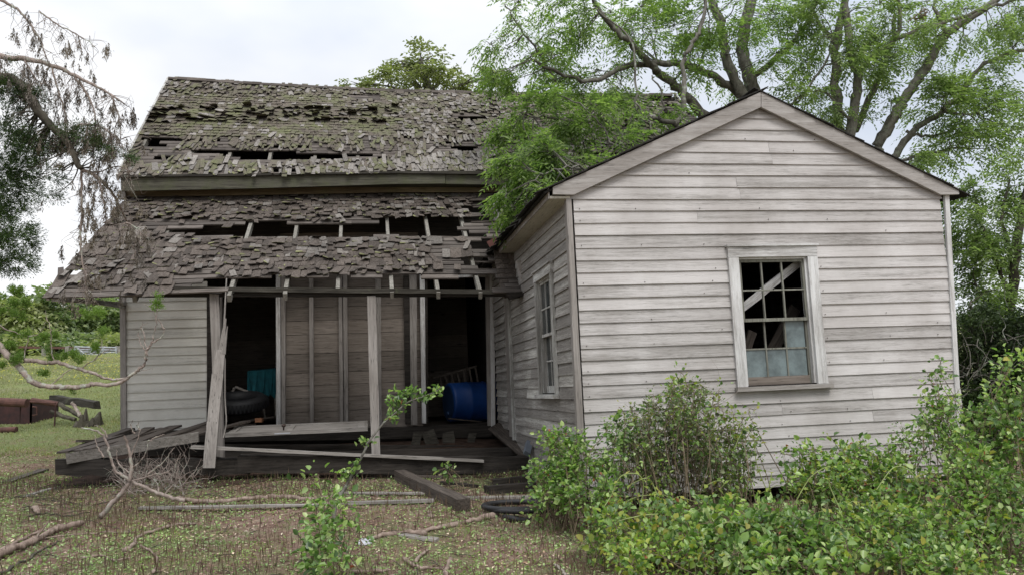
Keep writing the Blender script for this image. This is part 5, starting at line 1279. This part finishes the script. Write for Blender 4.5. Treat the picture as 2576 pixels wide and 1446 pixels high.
# --- broadleaf shrubs
def shrub(name, label, blobs, base_px, mats_, nst=14, ls=(.026, .044), group='leafy shrubs before the wing', red=.0, vine=0.0, tall=None):
    """blobs: (px,py,rx,ry,Y,dy,n) in picture units at depth Y; shoots rise from the ground to each blob"""
    b = blobs[0]; c0 = W(base_px[0], base_px[1], b[4]); root = empty(name, (c0[0], c0[1], gh(c0[0], c0[1])), label, 'shrub', group)
    st = MB(); P = []; D = []
    for (x, y, rx, ry, Y_, dy, n) in blobs:
        c = W(x, y, Y_); sc = Y_/FPX; n = int(n*1.45); shoots = max(5, n//42)
        for s_ in range(shoots):
            q = c+RNG.uniform(-1, 1, 3)*[rx*sc, dy, ry*sc*.7]; gx, gy = q[0]+RNG.normal(0, .10), q[1]+RNG.normal(0, .1)
            low = max(gh(gx, gy)-.02, q[2]-.55)
            g0 = np.array([gx, gy, low]); top = q+np.array([RNG.normal(0, .06), RNG.normal(0, .05), abs(RNG.normal(0, ry*sc*.45))])
            L = smooth_line([g0, (g0+q)/2+RNG.normal(0, .04, 3), q, top], 5); st.tube(L, [.0045*(1-.6*i/(len(L)-1)) for i in range(len(L))], 4, cap=False)
            L = np.array(L); m_ = int(n/shoots*RNG.uniform(.4, 1.6))
            tt = (.32+.68*RNG.random(m_)**.8)*(len(L)-1.01); ii = tt.astype(int); base = L[ii]+(L[ii+1]-L[ii])*(tt-ii)[:, None]
            o_ = RNG.normal(0, .036, (m_, 3)); ok_ = base+o_; P.append(ok_)
            dv = o_+RNG.normal(0, .02, (m_, 3)); dv[:, 2] += .01; D.append(dv)
            for j in range(0, m_, 4): st.tube([base[j], ok_[j]], [.002, .001], 3, cap=False)
    P = np.concatenate(P); D = np.concatenate(D); k = len(P)
    P[:, 2] = np.maximum(P[:, 2], gh(P[:, 0], P[:, 1])+.01)
    n_ = np.array([0, 0, 1.0])+RNG.normal(0, .55, (k, 3)); mi = np.zeros(k, int); r_ = RNG.random(k); mi[r_ < vine] = 1; mi[r_ > 1-red] = 2
    keep(st.build('stems', M['stem']), root)
    keep(leaf_mesh('foliage', P, D, n_, (sz := (ls[0]*.6+(ls[1]*1.35-ls[0]*.6)*RNG.random(k)**1.6)*np.where(mi == 2, .6, 1))*1.0, sz*RNG.uniform(.6, .85, k), None, mats=[M[q] for q in mats_], mi=mi, oval=True), root)
    return root
BV = ['leafB', 'leafV', 'leafX']
shrub('leafy_shrub', 'bright green shrub standing at the front corner of the wing', [(1425, 1120, 45, 35, 6.9, .15, 420), (1400, 1190, 50, 40, 6.8, .18, 420), (1450, 1180, 50, 50, 6.8, .18, 420), (1380, 1235, 40, 30, 6.7, .15, 220), (1470, 1260, 55, 40, 6.6, .2, 300)], (1440, 1280), BV, red=.02)
shrub('leafy_shrub', 'thin upright shrub shoot between the corner shrub and the twiggy mound', [(1545, 1110, 22, 45, 6.6, .1, 150), (1535, 1170, 30, 40, 6.6, .12, 180), (1530, 1240, 40, 30, 6.5, .15, 160)], (1535, 1290), BV, red=.012)
shrub('twiggy_mound_shrub', 'tall grey twiggy mound tangled with vine leaves below the window', [(1700, 1010, 75, 40, 6.8, .25, 620), (1640, 1080, 70, 50, 6.8, .3, 760), (1770, 1080, 90, 50, 6.8, .3, 860), (1700, 1140, 110, 60, 6.8, .35, 760), (1800, 1150, 80, 60, 6.8, .3, 520), (1620, 1160, 60, 60, 6.8, .3, 420), (1720, 1220, 130, 50, 6.8, .35, 620)], (1700, 1280), ['leafG', 'leafB', 'leafV'], red=.18, vine=.34, ls=(.022, .038), group='shrubs with vines')
shrub('vine_tangle', 'yellow green vine tangle topping the twiggy mound', [(1715, 965, 30, 30, 6.8, .1, 90), (1760, 1010, 60, 28, 6.8, .15, 160), (1850, 1060, 45, 40, 6.7, .15, 130), (1875, 1120, 40, 50, 6.7, .15, 130), (1600, 1060, 50, 30, 6.8, .15, 90)], (1800, 1280), ['leafV', 'leafB', 'leafX'], vine=.4, red=.02, ls=(.018, .036), group='shrubs with vines')
shrub('leafy_shrub', 'dense mid green shrub below the right half of the gable wall', [(2080, 1180, 60, 45, 6.5, .25, 420), (2160, 1160, 60, 45, 6.6, .25, 420), (2240, 1180, 60, 45, 6.6, .25, 380), (2130, 1240, 90, 45, 6.4, .3, 520), (2240, 1250, 80, 45, 6.4, .3, 460), (2030, 1140, 30, 30, 6.6, .15, 110), (2000, 1230, 50, 40, 6.5, .2, 200)], (2120, 1300), BV, red=.015, vine=.12)
shrub('leafy_shrub', 'tall thin shoots rising at the right corner of the wing', [(2350, 960, 22, 40, 7.2, .08, 90), (2375, 1010, 28, 45, 7.2, .1, 130), (2345, 1060, 30, 40, 7.2, .12, 140), (2310, 1090, 35, 35, 7.1, .12, 140), (2390, 1060, 30, 40, 7.1, .12, 130), (2330, 1140, 55, 40, 7.0, .2, 280), (2410, 1130, 40, 40, 7.0, .2, 200)], (2350, 1280), BV, red=.025)
shrub('leafy_shrub', 'large shrub filling the lower right frame edge', [(2490, 1060, 50, 50, 6.3, .25, 420), (2550, 1000, 40, 60, 6.3, .25, 420), (2480, 1150, 70, 60, 6.2, .3, 620), (2560, 1130, 50, 70, 6.1, .3, 560), (2560, 930, 30, 35, 6.3, .15, 140), (2430, 1230, 70, 60, 6.0, .3, 520), (2520, 1240, 70, 60, 5.9, .3, 620), (2560, 1330, 60, 60, 5.6, .3, 420)], (2520, 1400), BV, red=.015, vine=.05)
shrub('leafy_shrub', 'low bright shrub in the foreground centre of the thicket', [(1790, 1310, 70, 35, 5.5, .25, 380), (1880, 1330, 70, 40, 5.4, .25, 420), (1960, 1340, 70, 40, 5.3, .25, 420), (2040, 1340, 60, 40, 5.3, .25, 380), (1850, 1400, 90, 40, 5.1, .3, 420), (1980, 1410, 90, 40, 5.0, .3, 460), (2070, 1400, 50, 40, 5.1, .25, 260)], (1950, 1440), BV, red=.02, vine=.06, ls=(.030, .050))
shrub('leafy_shrub', 'yellowish shrub with vines in the left of the foreground thicket', [(1600, 1290, 70, 40, 5.9, .25, 320), (1560, 1350, 60, 45, 5.6, .25, 320), (1660, 1350, 70, 45, 5.6, .25, 380), (1620, 1410, 90, 40, 5.3, .3, 420), (1730, 1410, 70, 40, 5.3, .3, 380), (1700, 1300, 50, 30, 5.9, .2, 180)], (1650, 1440), ['leafV', 'leafB', 'leafX'], vine=.6, red=.02)
shrub('leafy_shrub', 'wide shrub between the foreground shrub and the right frame edge', [(2180, 1320, 80, 45, 5.8, .3, 420), (2280, 1300, 80, 50, 5.9, .3, 420), (2340, 1360, 80, 50, 5.6, .3, 420), (2210, 1400, 90, 45, 5.3, .3, 420), (2330, 1420, 80, 40, 5.2, .3, 360), (2420, 1330, 60, 50, 5.8, .3, 320), (2440, 1420, 70, 40, 5.2, .3, 300)], (2280, 1440), BV, red=.012, vine=.12)
# curling vine stems
def tangle():
    root = empty('dead_twig_tangle', W(1700, 1280, 6.9), 'grey tangle of dead twigs inside the mound below the window', 'twigs'); mb = MB()
    for i in range(300):
        x = RNG.normal(1725, 75); y = RNG.uniform(1010, 1240)
        if abs(x-1725) > 40+(y-980)*.55: continue
        p = W(x, y, 6.85+RNG.normal(0, .12)); q = p+RNG.normal(0, .13, 3)*[1, .5, 1.1]; twig(mb, p, q, .0028, .7, 3, 3)
    keep(mb.build('twigs', M['twig']), root)
tangle()
def vines():
    root = empty('climbing_vine', W(1700, 1280, 5.8), 'curling yellow green vine stems arching over the foreground shrubs', 'vine'); mb = MB(); P_ = []
    for pix, Y_ in (([(1520, 1270), (1545, 1240), (1560, 1200), (1600, 1185), (1615, 1230), (1600, 1290)], 6.0), ([(1700, 1330), (1740, 1290), (1790, 1265), (1850, 1290), (1880, 1320)], 5.7), ([(2000, 1270), (2040, 1200), (2080, 1175), (2100, 1220), (2110, 1290)], 6.0), ([(2210, 1230), (2250, 1180), (2290, 1185), (2300, 1240), (2285, 1300)], 6.0), ([(1500, 1400), (1540, 1330), (1600, 1300), (1660, 1290)], 5.6), ([(1840, 1130), (1870, 1080), (1900, 1110), (1905, 1180), (1930, 1240)], 6.5), ([(1640, 1300), (1660, 1260), (1650, 1220), (1620, 1200), (1580, 1215)], 6.0), ([(1900, 1290), (1925, 1240), (1935, 1210), (1945, 1190)], 6.2), ([(1700, 1420), (1760, 1350), (1830, 1320), (1900, 1330)], 5.3)):
        P = smooth_line([W(x, y, Y_)+RNG.normal(0, .02, 3) for x, y in pix], 7); mb.tube(P, .0036, 5); P_ += P[::4]
    for i in range(34):
        x = RNG.uniform(1480, 2440); y = RNG.uniform(1210, 1400); Y_ = 7.0-(y-1150)/160; a0_ = RNG.uniform(0, 6); pp = [W(x, y, Y_)]
        for k in range(6): a0_ += RNG.normal(0, .7); pp.append(pp[-1]+np.array([cos(a0_)*.07, RNG.normal(0, .03), abs(sin(a0_))*.05+.01-.012*k]))
        P = smooth_line(pp, 5); mb.tube(P, .0026, 4); P_ += P[::5]
    keep(mb.build('stems', simple('pale_green_stem', (.30, .36, .12), .5)), root); P_ = np.array(P_); k = len(P_)
    keep(leaf_mesh('leaves', P_, unit(k)+[0, 0, -.3], [0, 0, 1.0]+RNG.normal(0, .5, (k, 3)), RNG.uniform(.03, .06, k), RNG.uniform(.02, .045, k), M['leafV']), root)
vines()
# leaning sapling with leaves
def sapling():
    g0 = gp(835, 1330, .01); Y_ = g0[1]; root = empty('leaning_sapling', g0, 'slender sapling leaning right with leafy tip in front of the porch', 'sapling'); mb = MB()
    P = limb(mb, [(838, 1330), (845, 1270), (868, 1225), (905, 1160), (925, 1115), (955, 1075), (990, 1042), (1025, 1012), (1060, 998), (1095, 985), (1112, 972)], [Y_+.05*i for i in range(11)], .016, .003, 6, .002, 6)
    for px in ([(990, 1042), (1000, 1010), (1015, 990), (1030, 975)], [(960, 1070), (975, 1040), (985, 1020)], [(925, 1115), (915, 1100)], [(870, 1225), (875, 1190), (890, 1165)], [(868, 1235), (890, 1200), (905, 1185)]): P += limb(mb, px, Y_+.35 if px[0][0] > 900 else Y_+.1, .004, .0015, 5, .001, 4)
    cs = []; 
    for (x, y, rx, ry, n, dy_) in ((1000, 1010, 30, 30, 110, .35), (1035, 985, 25, 15, 40, .4), (1065, 1000, 25, 12, 40, .45), (1100, 980, 18, 12, 30, .5), (985, 1045, 16, 18, 36, .3), (920, 1110, 20, 10, 22, .25), (870, 1190, 30, 14, 44, .1), (895, 1165, 12, 12, 14, .1)):
        c = W(x, y, Y_+dy_); sc = Y_/FPX; cs.append(c+RNG.normal(0, .5, (n, 3))*[rx*sc, .06, ry*sc])
    cs = np.concatenate(cs); k = len(cs)
    keep(mb.build('trunk', M['barkg'], smooth=True), root)
    mi = (RNG.random(k) > .97).astype(int)*2
    keep(leaf_mesh('foliage', cs, unit(k)+[0, 0, .2], [0, 0, 1.0]+RNG.normal(0, .5, (k, 3)), RNG.uniform(.03, .055, k), RNG.uniform(.02, .034, k), None, mats=[M[q] for q in BV], mi=mi, oval=True), root)
sapling()
shrub('leafy_shrub', 'small bright green shrub around the foot of the leaning sapling', [(800, 1215, 10, 20, 5.9, .05, 22), (800, 1290, 22, 40, 5.6, .10, 90), (865, 1290, 22, 40, 5.6, .10, 75), (785, 1390, 34, 38, 5.2, .12, 150), (830, 1350, 30, 34, 5.3, .12, 90), (850, 1415, 28, 26, 5.1, .1, 70), (895, 1330, 18, 10, 5.5, .08, 26)], (820, 1430), BV, red=.01, ls=(.028, .046), group=None)
o = shrub('leafy_shrub', 'tiny seedling with light leaves before the porch sill', [(1130, 1180, 10, 8, 8.6, .05, 26)], (1130, 1200), BV, ls=(.03, .05), group=None)

# ------------------------------------------------------------------ ground cover (nobody could count it)
def scatter(n, xr, yr, dens=None):
    x = RNG.uniform(*xr, n); y = RNG.uniform(*yr, n)
    keep_ = (np.abs(x) < y*.72+.6)
    if dens is not None: keep_ &= RNG.random(n) < dens(x, y)
    x, y = x[keep_], y[keep_]
    a_ = (x-P0[0])*UU[0]+(y-P0[1])*UU[1]; b_ = (x-P0[0])*VV[0]+(y-P0[1])*VV[1]
    inside = ((a_ > -.0) & (a_ < 3.85) & (b_ > .0)) | ((a_ > -5.2) & (b_ > 2.7))
    x, y = x[~inside], y[~inside]
    return np.stack([x, y, gh(x, y)], -1)
def patch(x, y, s=1.0, ph=0):
    return .5+.5*np.sin(s*1.9*x+ph+1.3*np.sin(s*1.1*y+ph))*np.cos(s*2.3*y+.7*ph+np.sin(s*1.7*x))
q = scatter(120000, (-8, 6), (4.2, 11.5), lambda x, y: .35+.6*patch(x, y, 1.1, 2)); k = len(q); d = unit(k); d[:, 2] *= .15
tag(leaf_mesh('leaf_litter', q+[0, 0, .004], d, [0, 0, 1.0]+RNG.normal(0, .3, (k, 3)), RNG.uniform(.012, .045, k), RNG.uniform(.004, .018, k), M['litter']), kind='stuff')
q = scatter(95000, (-8, 6), (4.2, 11.5), lambda x, y: np.clip(patch(x, y, .8, .5)*1.7-.25, .12, 1)*np.clip((11.2-y)/3, .2, 1)); k = len(q); d = unit(k); d[:, 2] = abs(d[:, 2])*.5
tag(leaf_mesh('low_clover', q+[0, 0, .008], d, [0, 0, 1.0]+RNG.normal(0, .3, (k, 3)), RNG.uniform(.012, .034, k), RNG.uniform(.010, .026, k), M['clover']), kind='stuff')
q = scatter(60000, (-8, 6), (4.2, 12), lambda x, y: np.clip(patch(x, y, 1.3, 4)*1.4-.3, .08, 1)); k = len(q); d = RNG.normal(0, .5, (k, 3)); d[:, 2] = 1
tag(leaf_mesh('short_grass', q, d, unit(k), RNG.uniform(.02, .07, k), RNG.uniform(.003, .006, k), M['grass']), kind='stuff')
q = scatter(22000, (-6, 3.0), (4.4, 9.4), lambda x, y: np.clip(patch(x, y, 1.0, 3)*1.2-.2, .1, 1)); k = len(q); d = RNG.normal(0, .12, (k, 3)); d[:, 2] = 1
tag(leaf_mesh('dry_weed_stems', q, d, unit(k), RNG.uniform(.05, .15, k), RNG.uniform(.004, .008, k), M['drystem']), kind='stuff')
n = 90000; y = RNG.uniform(11, 44, n); x = -y*RNG.uniform(.42, .72, n); ok_ = RNG.random(n) < np.clip(patch(x, y, .5, 1)+.25, 0, 1)*np.clip(30/y, .3, 1); x, y = x[ok_], y[ok_]; q = np.stack([x, y, gh(x, y)], -1); k = len(q); d = RNG.normal(0, .4, (k, 3)); d[:, 2] = 1
tag(leaf_mesh('field_grass', q, d, unit(k), (.03+.05*np.clip((q[:, 1]-12)/20, 0, 1))*RNG.uniform(.6, 1.4, k), RNG.uniform(.008, .02, k), M['fgrass']), kind='stuff')
n = 700; y = RNG.uniform(24, 43, n); x = -y*RNG.uniform(.45, .68, n); q = np.stack([x, y, gh(x, y)+.14], -1); d = unit(n); d[:, 2] *= .2
tag(leaf_mesh('yellow_flowers', q, d, np.tile([0, -.5, 1.0], (n, 1)), .05, .05, M['flower']), kind='stuff')

n = 900; x = RNG.uniform(-5.5, 2, n); y = RNG.uniform(4.6, 9.9, n); y = np.where(RNG.random(n) < .5, np.minimum(9.9, 8.9+.12*x+RNG.normal(0, .5, n)), y)
mb = MB()
for i in range(n):
    a_ = RNG.uniform(0, pi); L = RNG.uniform(.04, .22); p = np.array([x[i], y[i], gh(x[i], y[i])+.008]); q = p+np.array([cos(a_)*L, sin(a_)*L, 0]); q[2] = gh(q[0], q[1])+RNG.uniform(.006, .03)
    mb.tube([p, (p+q)/2+[0, 0, .006], q], [.003, .0035, .002], 4)
tag(mb.build('twig_litter', M['barkd']), kind='stuff')
